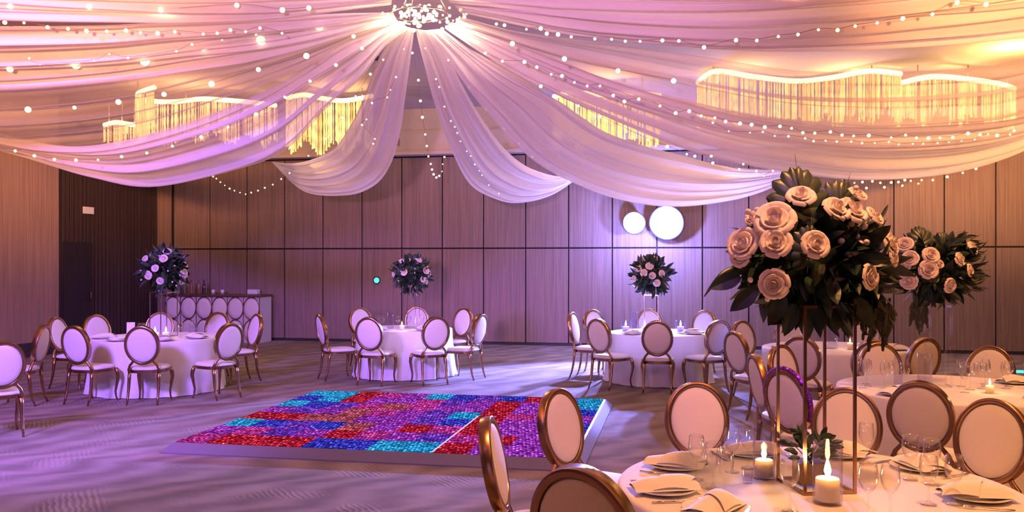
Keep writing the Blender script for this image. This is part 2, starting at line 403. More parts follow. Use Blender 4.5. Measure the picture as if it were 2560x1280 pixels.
for i, (k, (x, y, r)) in enumerate(TABLES.items()):
    o = cloth_mesh(r, TH_[k], seed=i + 3, nf=20 + i).build('draped_table', M['cloth'], loc=(x, y, 0)); tag(o, TLAB[k], 'table', 'round tables under white cloths')
TZ = .762
def on(tb, px, py, gap=.12):                         # a spot on a table top, kept clear of its edge
    x, y, r = TABLES[tb]; z = TH_[tb] + .002; p = G(px, py, z); d = Vector((p.x - x, p.y - y, 0))
    if d.length > r - gap: d = d.normalized() * (r - gap)
    return Vector((x + d.x, y + d.y, z))

# ------------------------------------------------------------------ chairs
def oval(a, hh, hw): return math.sin(a) * hw, math.cos(a) * hh
def make_chair(label):
    t = thing('banquet_chair', label, 'chair')
    TILT = math.radians(11); pv = Vector((0, -.205, .50))
    Rt = Matrix.Rotation(TILT, 3, 'X')
    def bk(x, y, z): return pv + Rt @ Vector((x, y, z))          # back plane coordinates: z up from the seat
    HH, HW, CZ = .248, .212, .25
    # seat cushion
    def seat_outline(a, k=1.0):
        c, s = math.cos(a), math.sin(a); n = 3.2
        q = (abs(c) ** n + abs(s) ** n) ** (-1 / n); x, y = c * q, s * q
        w = .235 - .030 * (1 - y) / 2
        return x * w * k, y * .225 * k + .015
    m = MB(); L = [(.0, .478, 1), (.45, .478, 1), (.75, .474, 1), (.92, .466, 1), (.99, .452, 1), (1.0, .438, 1), (.985, .428, 1), (0, .428, 1)]
    def fs(i, j):
        k, z, _ = L[round(j * (len(L) - 1))]; x, y = seat_outline(2 * PI * i, k); return Vector((x, y, z))
    m.grid(fs, 40, len(L), closed=True).build('seat', M['cushion'], t)
    m = MB(); L2 = [(.93, .427), (.995, .427), (.995, .392), (.93, .392), (.93, .427)]
    def ff(i, j):
        k, z = L2[round(j * 4)]; x, y = seat_outline(2 * PI * i, k); return Vector((x, y, z))
    m.grid(ff, 40, 5, closed=True).build('seat_frame', M['gold'], t, smooth=False)
    # oval back ring
    m = MB(); sec = [(0, -.026), (0, .026), (-.006, .030), (-.028, .030), (-.031, .027), (-.031, -.027), (-.028, -.030), (-.006, -.030)]
    def fr(i, j):
        a = 2 * PI * i; off, y = sec[round(j * 8) % 8]; x, z = oval(a, HH + off, HW + off); return bk(x, y, CZ + z)
    m.grid(fr, 56, 9, closed=True).build('back_frame', M['gold'], t)
    # padded oval
    m = MB(); pr = [(0, .040), (.4, .038), (.75, .033), (.93, .026), (1, .014), (1, -.014), (.93, -.026), (.75, -.033), (.4, -.038), (0, -.040)]
    def fp(i, j):
        k, y = pr[round(j * 9)]; x, z = oval(2 * PI * i, (HH - .029) * k, (HW - .029) * k); return bk(x, y, CZ + z)
    m.grid(fp, 48, 10, closed=True).build('backrest', M['cushion'], t)
    # back posts
    for s in (-1, 1):
        m = MB(); m.tube([(s * .178, -.185, .395), (s * .183, -.195, .44), (s * .165, -.207, .49), bk(s * .128, 0, .035), bk(s * .112, 0, .075)], [.020, .019, .017, .016, .014], 10)
        m.build('back_post', M['gold'], t)
    for s in (-1, 1):
        m = MB(); m.tube([(s * .178, -.180, .42), (s * .180, -.190, .33), (s * .182, -.205, .20), (s * .184, -.232, .08), (s * .186, -.262, .0)], [.022, .021, .018, .014, .011], 10)
        m.build('leg', M['gold'], t)
        m = MB(); m.tube([(s * .195, .195, .42), (s * .208, .215, .36), (s * .212, .222, .30), (s * .200, .208, .20), (s * .190, .198, .12), (s * .194, .206, .05), (s * .206, .222, .006), (s * .207, .224, 0)],
                          [.022, .026, .024, .018, .014, .011, .013, .013], 10)
        m.build('leg', M['gold'], t)
    return t
CH = []
def chair(px, ytop, tb, label, face=None, d=None, free=False):
    s = (ytop - HZ) / .8; dd = d or FPX / s
    tp = Vector(((px - CXP) / FPX * dd, dd))
    cx, cy, r = TABLES[tb] if isinstance(tb, str) else tb
    c = Vector((cx, cy)); dr = c - tp
    st = -.02 if tp.y < cy else .02
    while not free and (c - tp).length < r + .62 and abs(dd - cy) < 3: dd += st; tp = Vector(((px - CXP) / FPX * dd, dd))
    dr = (c - tp).normalized()
    if face is not None: dr = Vector((math.sin(math.radians(face)), math.cos(math.radians(face))))   # compass from +depth, clockwise
    base = tp + dr * .30; rz = math.atan2(-dr.x, dr.y)
    CH.append((base, rz, label, 1.065 if free else None))
GT = (-6.6, 9.7, .88)
# bar-side table
chair(352, 808, 'A', 'oval-back chair seen squarely from behind, in front of the bar-side table', face=-3)
chair(183, 808, 'A', 'oval-back chair turned toward the bar-side table with its whole seat showing, before the dark wall', d=11.3)
chair(238, 795, 'A', 'oval-back chair facing us across the back of the bar-side table, before the dark slatted wall', d=12.9)
chair(400, 786, 'A', 'oval-back chair mostly hidden by candles and the bouquet stand at the bar-side table', d=13.7)
chair(548, 790, 'A', 'oval-back chair facing us beside the bar-side table, in front of the bar ovals', d=13.45)
chair(645, 795, 'A', 'narrow edge-turned oval-back chair in front of the right end of the bar', d=13.2)
chair(578, 808, 'A', 'oval-back chair seen from behind between the bar-side table and the dance floor', d=11.35)
chair(138, 806, 'A', 'edge-on oval-back chair facing the bar-side table, behind the chair that faces away', d=12.5)
chair(112, 812, GT, 'edge-on oval-back chair with gold rim and its back to the bar-side table', d=10.3, face=-97)
chair(8, 850, GT, 'oval-back chair cut off by the left edge of the view', face=-38)
# middle table
chair(920, 795, 'B', 'oval-back chair seen from behind, left one of the two before the middle table', d=12.55)
chair(1092, 795, 'B', 'oval-back chair seen from behind, right one of the two before the middle table', d=12.6)
chair(797, 789, 'B', 'edge-on oval-back chair at the left end of the middle table', d=13.5)
chair(898, 780, 'B', 'oval-back chair peeking out behind another chair at the far left of the middle table', d=15.1)
chair(1043, 779, 'B', 'oval-back chair facing us behind the goblets of the middle table', d=15.35)
chair(1162, 783, 'B', 'oval-back chair turned three quarters to us at the back right of the middle table', d=14.6)
chair(1205, 788, 'B', 'edge-on oval-back chair at the right end of the middle table, in the blue floor light', d=13.3)
# table below the spotlights
chair(1492, 798, 'C', 'oval-back chair seen from behind at the left front of the table below the spotlights', d=12.2)
chair(1643, 803, 'C', 'oval-back chair seen squarely from behind before the table below the spotlights', d=11.85)
chair(1428, 790, 'C', 'edge-on oval-back chair at the left end of the table below the spotlights', d=13.3)
chair(1480, 790, 'C', 'oval-back chair half hidden behind another on the left of the table below the spotlights', d=14.4)
chair(1622, 792, 'C', 'oval-back chair at the far side of the table below the spotlights, behind its vases', d=14.65)
chair(1764, 795, 'C', 'oval-back chair facing us at the far right of the table below the spotlights', d=13.9)
chair(1800, 808, 'C', 'oval-back chair with seat toward the table below the spotlights at its right front', d=12.4)
# half hidden table
chair(1834, 822, 'D', 'narrow oval-back chair with turned seat, at the left end of the half hidden table', d=10.3)
chair(1852, 810, 'D', 'white oval-back chair facing us behind the narrow chair left of the half hidden table', d=11.3)
chair(1972, 808, 'D', 'oval-back chair facing us behind the leftmost gold pole', d=11.8)
chair(2166, 813, 'D', 'oval-back chair facing us just right of the gold stand poles at the half hidden table', d=11.9)
chair(2000, 835, 'D', 'oval-back chair with grey shaded back crossed by two gold poles', d=9.5)
chair(2184, 840, 'D', 'oval-back chair with grey shaded back behind the warm facing chair, right of the poles', d=8.95)
chair(2316, 830, 'D', 'narrow dark-backed oval chair below the trailing leaves at the right of the half hidden table', d=9.5)
# goblet table
chair(1958, 910, 'E', 'oval-back chair with purple glints on its rim behind the tall pale glass cylinder', d=6.55, face=60)
chair(1948, 869, 'E', 'warm oval-back chair showing above the purple-glinting chair, beside the leftmost pole', d=8.45)
chair(1884, 888, 'E', 'edge-on gold-rimmed chair beside the purple-glinting chair', d=7.6, face=88)
chair(2196, 865, 'E', 'warm oval-back chair facing us behind the goblets under the trailing fern')
chair(2478, 877, 'E', 'warm oval-back chair facing us at the far right edge of the goblet table')
chair(2298, 942, 'E', 'large oval-back chair with grey shaded back between two warm facing chairs', d=6.05)
# front table
chair(1737, 950, 'F', 'warm oval-back chair standing free behind the napkins at the left back of the front table', d=5.85)
chair(2118, 958, 'F', 'large warm oval-back chair behind the gold stand poles at the front table', d=5.6)
chair(2488, 990, 'F', 'largest warm oval-back chair, cut by the right edge beside the front table', d=5.15)
chair(1388, 968, 'F', 'tall turned oval-back chair overlapping the right corner of the dance floor', d=5.55, face=128)
chair(1214, 1040, 'F', 'edge-on oval-back chair with bright gold rim in front of the dance floor', d=4.55, face=97)
chair(1452, 1155, 'F', 'oval-back chair with shining gold rim at the bottom edge beside the front table', d=3.2, face=36, free=True)
proto = make_chair(CH[0][2]); proto['group'] = 'oval-back banquet chairs'
for i, (bp_, rz, lb, scl) in enumerate(CH):
    if i == 0: proto.location = (bp_.x, bp_.y, 0); proto.rotation_euler = (0, 0, rz)
    else: dup(proto, (bp_.x, bp_.y, 0), rz, lb, None, scl)

# purple reflection of the dance floor on one chair rim, painted as a tube
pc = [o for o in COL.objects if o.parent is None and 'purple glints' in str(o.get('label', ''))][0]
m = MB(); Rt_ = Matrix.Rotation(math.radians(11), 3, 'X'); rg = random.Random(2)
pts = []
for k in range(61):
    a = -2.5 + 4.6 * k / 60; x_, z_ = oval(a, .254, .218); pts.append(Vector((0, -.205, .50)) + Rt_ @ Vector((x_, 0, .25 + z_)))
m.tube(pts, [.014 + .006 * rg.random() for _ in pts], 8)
m.build('rim_glint', principled('painted_purple_glint', (.30, .06, .55), .25, .7, noise=(90, .8)), pc, smooth=False)

# ------------------------------------------------------------------ drapes
def cr(pts, t):
    n = len(pts) - 1; x = min(max(t * n, 0), n - 1e-6); i = int(x); f = x - i
    p0, p1, p2, p3 = pts[max(i - 1, 0)], pts[i], pts[i + 1], pts[min(i + 2, n)]
    return .5 * ((2 * p1) + (p2 - p0) * f + (2 * p0 - 5 * p1 + 4 * p2 - p3) * f * f + (3 * p1 - p0 - 3 * p2 + p3) * f ** 3)
def drape(label, ea, eb, m, folds=9, amp=.07, bulge=.0, seed=0, nl=72, nc=90, gather_end=False):
    A = [P(*q) for q in ea]; B = [P(*q) for q in eb]; rd = random.Random(seed)
    ph = [rd.uniform(0, 6.28) for _ in range(6)]
    mb = MB(); uv = []
    def fn(i, j):
        t, s = j, i
        a, b2 = cr(A, t), cr(B, t); e2 = .004
        ta = cr(A, min(t + e2, 1)) - cr(A, max(t - e2, 0)) + cr(B, min(t + e2, 1)) - cr(B, max(t - e2, 0))
        ac = b2 - a; wdt = ac.length; nrm = ta.cross(ac)
        nrm = nrm.normalized() if nrm.length > 1e-9 else Vector((0, 0, 1))
        if nrm.z > 0: nrm = -nrm
        env = min(1, t * 5) * (min(1, (1 - t) * 5) if gather_end else 1) * min(1, wdt / .5)
        ss = s + .03 * math.sin(2.2 * PI * s * 2 + ph[4] + 2 * t)
        w1 = math.sin(2 * PI * folds * ss + ph[0] + 1.2 * math.sin(2.5 * t + ph[3]))
        w2 = math.sin(2 * PI * folds * .43 * ss + ph[1] + 1.7 * t); w3 = math.sin(2 * PI * folds * 1.9 * ss + ph[2] - t * 2)
        edge = min(1, min(s, 1 - s) * 8)
        p = a + ac * s + nrm * (amp * env * (.6 * w1 + .7 * w2 + .25 * w3) * (.25 + .75 * edge))
        p.z -= bulge * math.sin(PI * s) * math.sin(PI * min(1, t * 1.0)) 
        return p
    mb.grid(fn, nc, nl)
    o = mb.build('ceiling_drape', m)
    me = o.data; ul = me.uv_layers.new(name='UVMap')
    for lp in me.loops:
        k = lp.vertex_index; ul.data[lp.index].uv = ((k % nc) / (nc - 1) * folds / 8 + seed * 1.37, (k // nc) / (nl - 1) + seed * .71)
    return tag(o, label, 'drape', 'sheer drapes fanning from the ceiling hub')
X0 = -420
drape('pink sheer drape with the lowest rounded hem, sweeping left past the dark wall',
      [(1000, 52, 9.3), (930, 85, 9.4), (860, 111, 9.5), (750, 180, 9.8), (638, 237, 10.1), (480, 303, 10.5), (285, 356, 11), (140, 366, 11.6), (0, 348, 12.2), (-205, 290, 12.8), (X0, 190, 13.0)],
      [(1022, 72, 9.5), (960, 118, 9.8), (900, 195, 10.2), (811, 275, 10.7), (716, 373, 11.2), (600, 422, 11.6), (400, 463, 12), (250, 435, 12.4), (120, 396, 12.8), (-100, 330, 13.4), (X0, 210, 14)], M['drape'], 6, .07, seed=1)
drape('thin brownish sheer drape veiling the ring chandelier at the far left',
      [(990, 48, 9.1), (860, 75, 9.1), (640, 135, 9.2), (480, 162, 9.3), (270, 193, 9.4), (0, 213, 9.6), (-205, 205, 9.8), (X0, 170, 10)],
      [(1005, 62, 9.7), (900, 108, 10), (750, 205, 10.5), (600, 275, 11.1), (380, 352, 11.9), (150, 382, 12.6), (0, 374, 13), (X0, 240, 14)], M['drape_thin'], 5, .05, seed=2)
drape('peach sheer drape between two strings of bulbs at the upper left',
      [(982, 30, 8.8), (860, 40, 8.7), (640, 52, 8.6), (400, 60, 8.5), (250, 67, 8.5), (0, 69, 8.5), (-205, 66, 8.5), (X0, 50, 8.5)],
      [(990, 48, 9.2), (860, 82, 9.2), (640, 145, 9.3), (480, 174, 9.4), (270, 206, 9.6), (0, 228, 9.9), (-205, 225, 10.1), (X0, 200, 10.3)], M['drape'], 7, .06, seed=3)
drape('pink sheer drape across the top left corner',
      [(985, -30, 8.5), (700, -50, 8.2), (480, -70, 8), (300, -95, 7.8), (0, -140, 7.5), (X0, -220, 7.2)],
      [(978, 12, 8.9), (700, 44, 8.6), (480, 56, 8.4), (300, 55, 8.3), (0, 48, 8.2), (X0, 20, 8.1)], M['drape'], 7, .05, seed=4)
drape('short cream drape sagging away from the hub to a pointed tip on its left',
      [(1015, 66, 9.6), (965, 116, 10.3), (930, 185, 11.2), (902, 260, 12.3), (870, 322, 13.6), (830, 376, 15), (770, 402, 16.4), (720, 408, 17.6), (680, 404, 18.3)],
      [(1036, 72, 9.6), (1026, 150, 10.4), (1013, 240, 11.3), (1000, 330, 12.3), (976, 412, 13.4), (935, 464, 14.6), (865, 488, 15.8), (760, 478, 17.2), (682, 408, 18.3)], M['drape_thick'], 5, .055, seed=5, gather_end=True)
drape('short pink-white drape with its bright hem lit by the spotlights',
      [(1065, 76, 9.6), (1112, 130, 10.3), (1165, 230, 11.2), (1207, 300, 12.2), (1260, 370, 13.5), (1310, 412, 14.7), (1360, 433, 15.8), (1400, 441, 16.8), (1450, 439, 17.6)],
      [(1038, 72, 9.6), (1060, 160, 10.4), (1090, 270, 11.5), (1135, 390, 12.9), (1175, 460, 14.2), (1225, 492, 15.0), (1290, 508, 15.8), (1375, 490, 16.8), (1450, 442, 17.6)], M['drape_thick'], 5, .055, seed=6, gather_end=True)
drape('lavender drape curving down to just above the white spotlights',
      [(1105, 72, 9.4), (1200, 139, 9.9), (1290, 190, 10.3), (1394, 246, 10.9), (1455, 288, 11.4), (1520, 329, 12), (1622, 364, 12.9), (1706, 386, 13.8), (1790, 410, 14.8), (1875, 422, 15.8), (2010, 425, 16.7)],
      [(1060, 76, 9.5), (1108, 128, 10), (1150, 195, 10.5), (1205, 268, 11.2), (1330, 400, 12.6), (1450, 466, 13.6), (1560, 503, 14.4), (1680, 518, 15), (1800, 507, 15.6), (1900, 482, 16.2), (2010, 432, 16.7)], M['drape_thick'], 6, .08, seed=7, gather_end=True)
drape('broad peach drape whose hem passes behind the big bouquet to the right edge',
      [(1128, 55, 9), (1250, 95, 9.1), (1400, 150, 9.3), (1550, 205, 9.5), (1740, 258, 9.8), (1900, 290, 10), (2100, 312, 10.1), (2300, 312, 10.2), (2560, 290, 10.2), (2760, 230, 10.3), (3000, 120, 10.4)],
      [(1112, 70, 9.2), (1200, 130, 9.5), (1290, 182, 9.7), (1394, 236, 10), (1558, 310, 10.6), (1740, 381, 11.4), (1950, 426, 12.2), (2170, 449, 12.8), (2400, 423, 13), (2620, 335, 13.1), (3000, 120, 13.3)], M['drape'], 8, .07, seed=8)
drape('thin peach sheer drape veiling the long chandelier on the right',
      [(1155, 42, 8.8), (1300, 82, 8.8), (1500, 110, 8.8), (1760, 143, 8.9), (2000, 178, 9.0), (2250, 181, 9.0), (2430, 171, 9.1), (2560, 150, 9.1), (3000, 50, 9.2)],
      [(1135, 60, 9.3), (1280, 118, 9.5), (1480, 195, 9.8), (1740, 275, 10.1), (1950, 318, 10.4), (2150, 333, 10.6), (2350, 328, 10.7), (2560, 305, 10.7), (3000, 140, 10.8)], M['drape_thin'], 5, .05, seed=9)
drape('peach drape above the shadowed gap at the upper right',
      [(1135, 12, 8.4), (1300, 28, 8.3), (1500, 48, 8.2), (1800, 60, 8.1), (2100, 48, 8.0), (2350, 20, 7.9), (2560, -5, 7.9), (3000, -70, 7.9)],
      [(1150, 32, 8.7), (1300, 62, 8.7), (1500, 93, 8.7), (1800, 122, 8.7), (2000, 126, 8.7), (2200, 119, 8.6), (2560, 88, 8.6), (3000, 15, 8.6)], M['drape'], 6, .06, seed=10)
drape('orange-peach drape across the top right corner',
      [(1110, -25, 8.2), (1400, -40, 7.9), (1700, -50, 7.7), (2000, -70, 7.6), (2300, -110, 7.5), (2560, -160, 7.4), (3000, -270, 7.4)],
      [(1125, 8, 8.5), (1300, 25, 8.4), (1500, 50, 8.25), (1800, 66, 8.15), (2100, 54, 8.05), (2450, 16, 7.95), (3000, -60, 7.9)], M['drape'], 7, .06, seed=11)
# hub ring that gathers the drapes
hp = P(1050, 36, 9.35)
hub = thing('ceiling_hub', 'metal ring hanging from the ceiling that gathers all the sheer drapes', 'drape hub', hp)
m = MB()
m.tube([(math.cos(a) * .3, math.sin(a) * .3, 0) for a in [2 * PI * k / 32 for k in range(33)]], .012, 8); m.build('ring', M['steel'], hub)
for a in (0, 2.1, 4.2):
    MB().tube([(math.cos(a) * .3, math.sin(a) * .3, 0), (0, 0, CEIL - hp.z)], .008, 6).build('cable', M['steel'], hub)

# ------------------------------------------------------------------ string lights
def ico(r, m, name='bulb'):
    import bmesh
    bm = bmesh.new(); bmesh.ops.create_icosphere(bm, subdivisions=2, radius=r); me = bpy.data.meshes.new(name); bm.to_mesh(me); bm.free()
    me.materials.append(m); me.polygons.foreach_set('use_smooth', [True] * len(me.polygons)); return me
BM = {'t': ico(.011, M['bulb']), 's': ico(.017, M['bulb']), 'm': ico(.026, M['bulb_big']), 'l': ico(.040, M['bulb_big'])}
def string(label, pts, d0, d1, size='s', group='strings of warm bulbs along the drapes', n=None, lead=None):
    ds = [d0 + (d1 - d0) * i / max(1, len(pts) - 1) for i in range(len(pts))]
    C = [P(x, y, d) for (x, y), d in zip(pts, ds)]
    root = thing('string_light', label, 'string lights', C[0], 0, group)
    w = [cr(C, i / (len(C) * 4)) - C[0] for i in range(len(C) * 4 + 1)]
    MB().tube(w, .0022, 4).build('wire', M['wire'], root)
    B_ = C if n is None else [cr(C, i / (n - 1)) for i in range(n)]
    rd = random.Random(len(label))
    for q in B_: link_mesh('bulb', BM[size], root, q - C[0] - Vector((0, 0, .012)), None, rd.uniform(.75, 1.25))
string('warm bulbs following the low hem of the leftmost drape up to the hub',
       [(38, 375), (86, 387), (136, 396), (190, 398), (245, 397), (304, 389), (367, 380), (431, 363), (503, 340), (570, 315), (640, 283), (712, 240), (775, 200), (840, 160), (905, 118)], 11.0, 9.2)
string('fine bulbs along the dark gap in the top left corner',
       [(12, 53), (60, 54), (119, 65), (170, 69), (216, 74), (267, 75), (315, 73), (351, 79), (394, 80), (437, 76), (508, 82), (543, 80), (576, 72), (614, 76), (650, 67), (705, 80)], 8.35, 8.55)
string('big glowing bulbs strung beneath the upper left peach drape', [(25, 170), (190, 158), (362, 150), (512, 126), (652, 98), (798, 62)], 9.3, 8.9, 'l')
string('large bulbs across the brownish veil left of the hub', [(70, 271), (186, 266), (296, 252), (410, 233), (529, 207), (646, 171), (766, 137), (884, 88)], 9.15, 9.0, 'm')
string('faint fine bulbs over the left peach drape', [(73, 143), (100, 158), (235, 149), (273, 132), (320, 142), (441, 125), (480, 108), (555, 97), (640, 84)], 8.6, 8.6, 't')
string('bulbs along the very top of the left pink drape', [(26, 12), (223, 14), (402, 22), (592, 10), (706, 22), (772, 17)], 8.1, 8.4, 'm')
string('string hanging straight down from the hub and ending in a small loop on the wall',
       [(1031, 130), (1046, 198), (1051, 250), (1056, 291), (1063, 334), (1067, 363), (1071, 389), (1077, 408), (1080, 422), (1084, 434), (1091, 442), (1098, 438), (1105, 427), (1107, 409), (1111, 391)], 10.4, 17.9, 's')
string('bulbs between the short bright-hemmed drape and the lavender drape',
       [(1121, 148), (1173, 216), (1215, 272), (1260, 320), (1298, 357), (1331, 390), (1370, 411), (1394, 434), (1422, 450), (1453, 459), (1475, 464)], 10.4, 17.2, 's')
string('short row of bulbs between the two drapes left of the hub', [(958, 147), (926, 183), (889, 238), (855, 292), (812, 345), (771, 388)], 10.3, 15.5, 's')
string('hanging garland of bulbs sagging against the wall left of the cream drape',
       [(747, 410), (724, 431), (703, 446), (682, 460), (662, 468), (645, 475), (628, 480), (614, 484), (600, 480), (586, 475), (574, 470), (562, 462), (551, 454), (541, 445), (533, 440)], 17.2, 18.2, 's')
string('row of large bulbs high on the right of the hub', [(1156, 66), (1281, 106), (1411, 144), (1545, 174), (1684, 199)], 8.6, 8.6, 'm')
string('long string along the top of the broad peach drape on the right',
       [(1213, 130), (1256, 150), (1311, 152), (1342, 165), (1378, 183), (1405, 187), (1436, 203), (1468, 212), (1500, 212), (1533, 236), (1561, 251), (1597, 245), (1650, 262), (1689, 280), (1723, 275), (1753, 287), (1787, 292), (1814, 301), (1850, 306), (1879, 309), (1912, 315), (1950, 313), (1979, 318), (2007, 329), (2037, 330), (2076, 327), (2105, 335), (2134, 337), (2172, 336), (2228, 341), (2264, 335), (2291, 342), (2321, 343), (2350, 342), (2382, 341), (2420, 331), (2450, 334), (2493, 336), (2535, 324)], 9.0, 9.9)
string('second fine string just below the long one over the broad peach drape',
       [(1782, 304), (1822, 325), (1875, 329), (1907, 327), (1937, 337), (1971, 338), (2013, 343), (2034, 350), (2064, 349), (2092, 351), (2128, 351), (2155, 355), (2187, 355), (2222, 352), (2247, 358), (2282, 357), (2308, 357), (2344, 355), (2372, 353), (2404, 350), (2437, 346), (2470, 333), (2525, 334)], 9.3, 10.0, 't')
string('fine string sweeping across the upper right peach drape to the top edge',
       [(1241, 57), (1261, 60), (1316, 70), (1352, 68), (1367, 81), (1395, 83), (1428, 89), (1487, 94), (1529, 95), (1563, 100), (1600, 100), (1656, 98), (1697, 99), (1760, 115), (1840, 97), (1892, 98), (1946, 88), (1995, 83), (2046, 71), (2094, 72), (2138, 62), (2193, 54), (2257, 43), (2331, 32), (2393, 3), (2465, 8)], 8.5, 7.7)
string('bulbs on the seam between the lavender drape and the broad peach drape',
       [(1352, 213), (1446, 262), (1500, 289), (1620, 347), (1668, 364), (1717, 383), (1737, 388), (1778, 388), (1782, 405), (1848, 421), (1858, 408), (1891, 425), (1909, 437), (1932, 425)], 9.6, 11.6)
string('bulbs hanging under the hem of the broad peach drape beside the big bouquet',
       [(2107, 450), (2124, 465), (2136, 455), (2156, 453), (2166, 468), (2181, 451), (2201, 455), (2211, 466), (2228, 454), (2246, 453), (2256, 462), (2262, 448), (2277, 450), (2296, 457), (2304, 448), (2332, 448), (2368, 440), (2407, 430), (2440, 420)], 12.5, 12.6)
string('tiny dotted string running down the face of the short bright-hemmed drape',
       [(1063, 118), (1090, 195), (1098, 215), (1111, 264), (1127, 300), (1137, 315), (1143, 330), (1151, 351), (1167, 376), (1177, 388), (1187, 409), (1198, 425), (1205, 436), (1222, 461), (1247, 482)], 9.6, 14.3, 't')
string('tiny dotted string over the face of the short cream drape', [(1010, 120), (990, 190), (976, 222), (968, 241), (930, 255), (916, 296), (905, 310), (937, 345), (933, 357)], 9.6, 11.5, 't')
cl = thing('fairy_light_cluster', 'dense glowing knot of bulbs heaped at the hub of the drapes', 'string lights', hp)
rd = random.Random(5)
for k in range(90):
    a = rd.uniform(0, 2 * PI); rr = rd.uniform(.02, .38)
    link_mesh('bulb', BM['l'] if k % 3 else BM['m'], cl, (math.cos(a) * rr * 1.25 + .03, math.sin(a) * rr * .9 - .12, rd.uniform(-.13, .06) - abs(math.cos(a) * rr) * .12), None, rd.uniform(.3, .65))

# ------------------------------------------------------------------ chandeliers
def chandelier(label, pts, d, ztop, zbot, seed=0):
    C = [Vector(((x - CXP) / FPX * (d + o_), d + o_, 0)) for x, o_ in pts]
    root = thing('chandelier', label, 'chandelier', C[0], 0, 'crystal curtain chandeliers')
    C0 = C[0]; n = 60
    path = [cr(C, i / n) - C0 for i in range(n + 1)]
    MB().tube([q + Vector((0, 0, ztop)) for q in path], .045, 8, ).build('light_rail', M['ledge'], root)
    L = sum((path[i + 1] - path[i]).length for i in range(n)); k = int(L / .022); rd = random.Random(seed)
    m = MB()
    for i in range(k):
        q = cr(C, i / k) - C0; q = q + Vector((rd.uniform(-.03, .03), rd.uniform(-.06, .06), 0)); zb = zbot + rd.uniform(-.03, .12) + .10 * math.sin(i * .21 + seed)
        r = rd.choice([.009, .013, .017]); nn = 7
        m.tube([q + Vector((0, 0, ztop - .04 + (zb - ztop + .04) * j / nn)) for j in range(nn + 1)], [r * (1.0 if j % 2 else .55) for j in range(nn + 1)], 4)
    o = m.build('crystal_strands', M['crystal'], root, smooth=False); o['kind'] = 'stuff'
    for f in (.15, .5, .85):
        q = cr(C, f) - C0; MB().tube([q + Vector((0, 0, ztop)), q + Vector((0, 0, CEIL))], .01, 6).build('hanger', M['steel'], root)
    return C
chandelier('curled crystal chandelier glowing behind the thin veil at the left', [(385, -.9), (345, -.3), (360, .3), (430, .5), (500, .2), (560, .3), (640, .6), (690, .9)], 16.2, 4.80, 4.05, 1)
chandelier('low short crystal chandelier piece at the far left end of the row', [(262, .2), (290, -.1), (320, .1), (345, .3)], 16.6, 4.38, 4.0, 2)
chandelier('crystal chandelier showing bare between the left drape and the cream drape', [(718, 0), (760, -.3), (800, .0), (850, .3), (895, .1), (930, -.2)], 16.5, 4.84, 3.88, 3)
chandelier('crystal chandelier glimpsed through the slit above the lavender drape', [(1385, .3), (1430, -.1), (1500, .1), (1570, -.1), (1650, .2)], 15.6, 4.75, 3.85, 4)
chandelier('longest crystal chandelier glowing behind the thin veil at the right', [(1745, .5), (1790, -.4), (1880, .0), (1990, .4), (2080, .1), (2170, -.4), (2252, -.2)], 15.0, 4.93, 4.15, 5)
chandelier('crystal chandelier at the far right end behind the thin veil', [(2254, .1), (2330, -.4), (2420, -.2), (2500, .2), (2535, .6)], 14.8, 4.80, 4.1, 6)

# ------------------------------------------------------------------ spotlights on the back wall
def spot(px, py, r, label):
    p = P(px, py, 17.75); t_ = (p - ORG).dot(U)
    root = thing('spotlight', label, 'spotlight', W(t_, .42, p.z), 0, 'white spotlights on the back wall')
    aim = (Vector((-.4, 8.0, 1.2)) - root.location).normalized()
    q = aim.to_track_quat('Z', 'Y').to_matrix()
    m = MB(); m.lathe([(r * .35, -.26), (r * .8, -.22), (r * 1.02, -.04), (r * 1.04, .02), (r * .99, .02)], 36)
    m.v = [tuple(q @ Vector(v)) for v in m.v]; m.build('housing', M['plastic'], root)
    m = MB(); m.lathe([(r * .985, .012), (r * .8, .05), (r * .45, .075), (.001, .085)], 36, cap=False)
    m.v = [tuple(q @ Vector(v)) for v in m.v]; m.build('lens', M['lens'], root)
    MB().tube([V * .36, V * .12], .03, 8).build('bracket', M['plastic'], root)
    return root
sp1 = spot(1585, 557, .225, 'smaller of the two blazing white spotlights on the back wall')
sp2 = spot(1667, 557, .345, 'larger of the two blazing white spotlights on the back wall')

# ------------------------------------------------------------------ bar
BL = 2.25; bp0 = Vector((-5.45, 19.0, 0))
bar = thing('bar_counter', 'white bar counter fronted with rows of gold-rimmed ovals in the corner', 'bar', bp0, -TH)
MB().box((-BL / 2, .275, .5), (BL, .55, 1.0)).build('body', M['barwhite'], bar, smooth=False, bevel=.006)
MB().box((-BL / 2, .26, 1.02), (BL + .06, .62, .045)).build('countertop', M['gold_dark'], bar, smooth=False, bevel=.008)
ow = BL / 6
for j in range(2):
    for i in range(6):
        cxo, czo = -BL + (i + .5) * ow, .75 - j * .49
        m = MB(); m.tube([(cxo + math.sin(a) * ow * .485, -.008, czo + math.cos(a) * .238) for a in [2 * PI * k / 40 for k in range(41)]], .013, 6); m.build('oval_rim', M['gold_dark'], bar)
        m = MB(); m.lathe([(1, 0), (.97, .008), (.6, .014), (.001, .016)], 36, cap=False)
        m.v = [(cxo + v[0] * ow * .47, -.002 - v[2], czo + v[1] * .225) for v in m.v]; m.build('oval_panel', M['cushion'], bar)
for i in range(7):
    MB().box((-BL + i * ow, -.006, .5), (.012, .012, 1.0)).build('divider', M['gold_dark'], bar, smooth=False)
def on_bar(px, off=.3, z=1.044):
    d = 19.2 + (1280 - px) * .0006
    return Vector(((px - CXP) / FPX * d, d, z))
bot = MB().lathe([(.001, 0), (.036, 0), (.038, .01), (.038, .17), (.030, .205), (.013, .235), (.013, .29), (.016, .292), (.016, .31), (.001, .31)], 18)
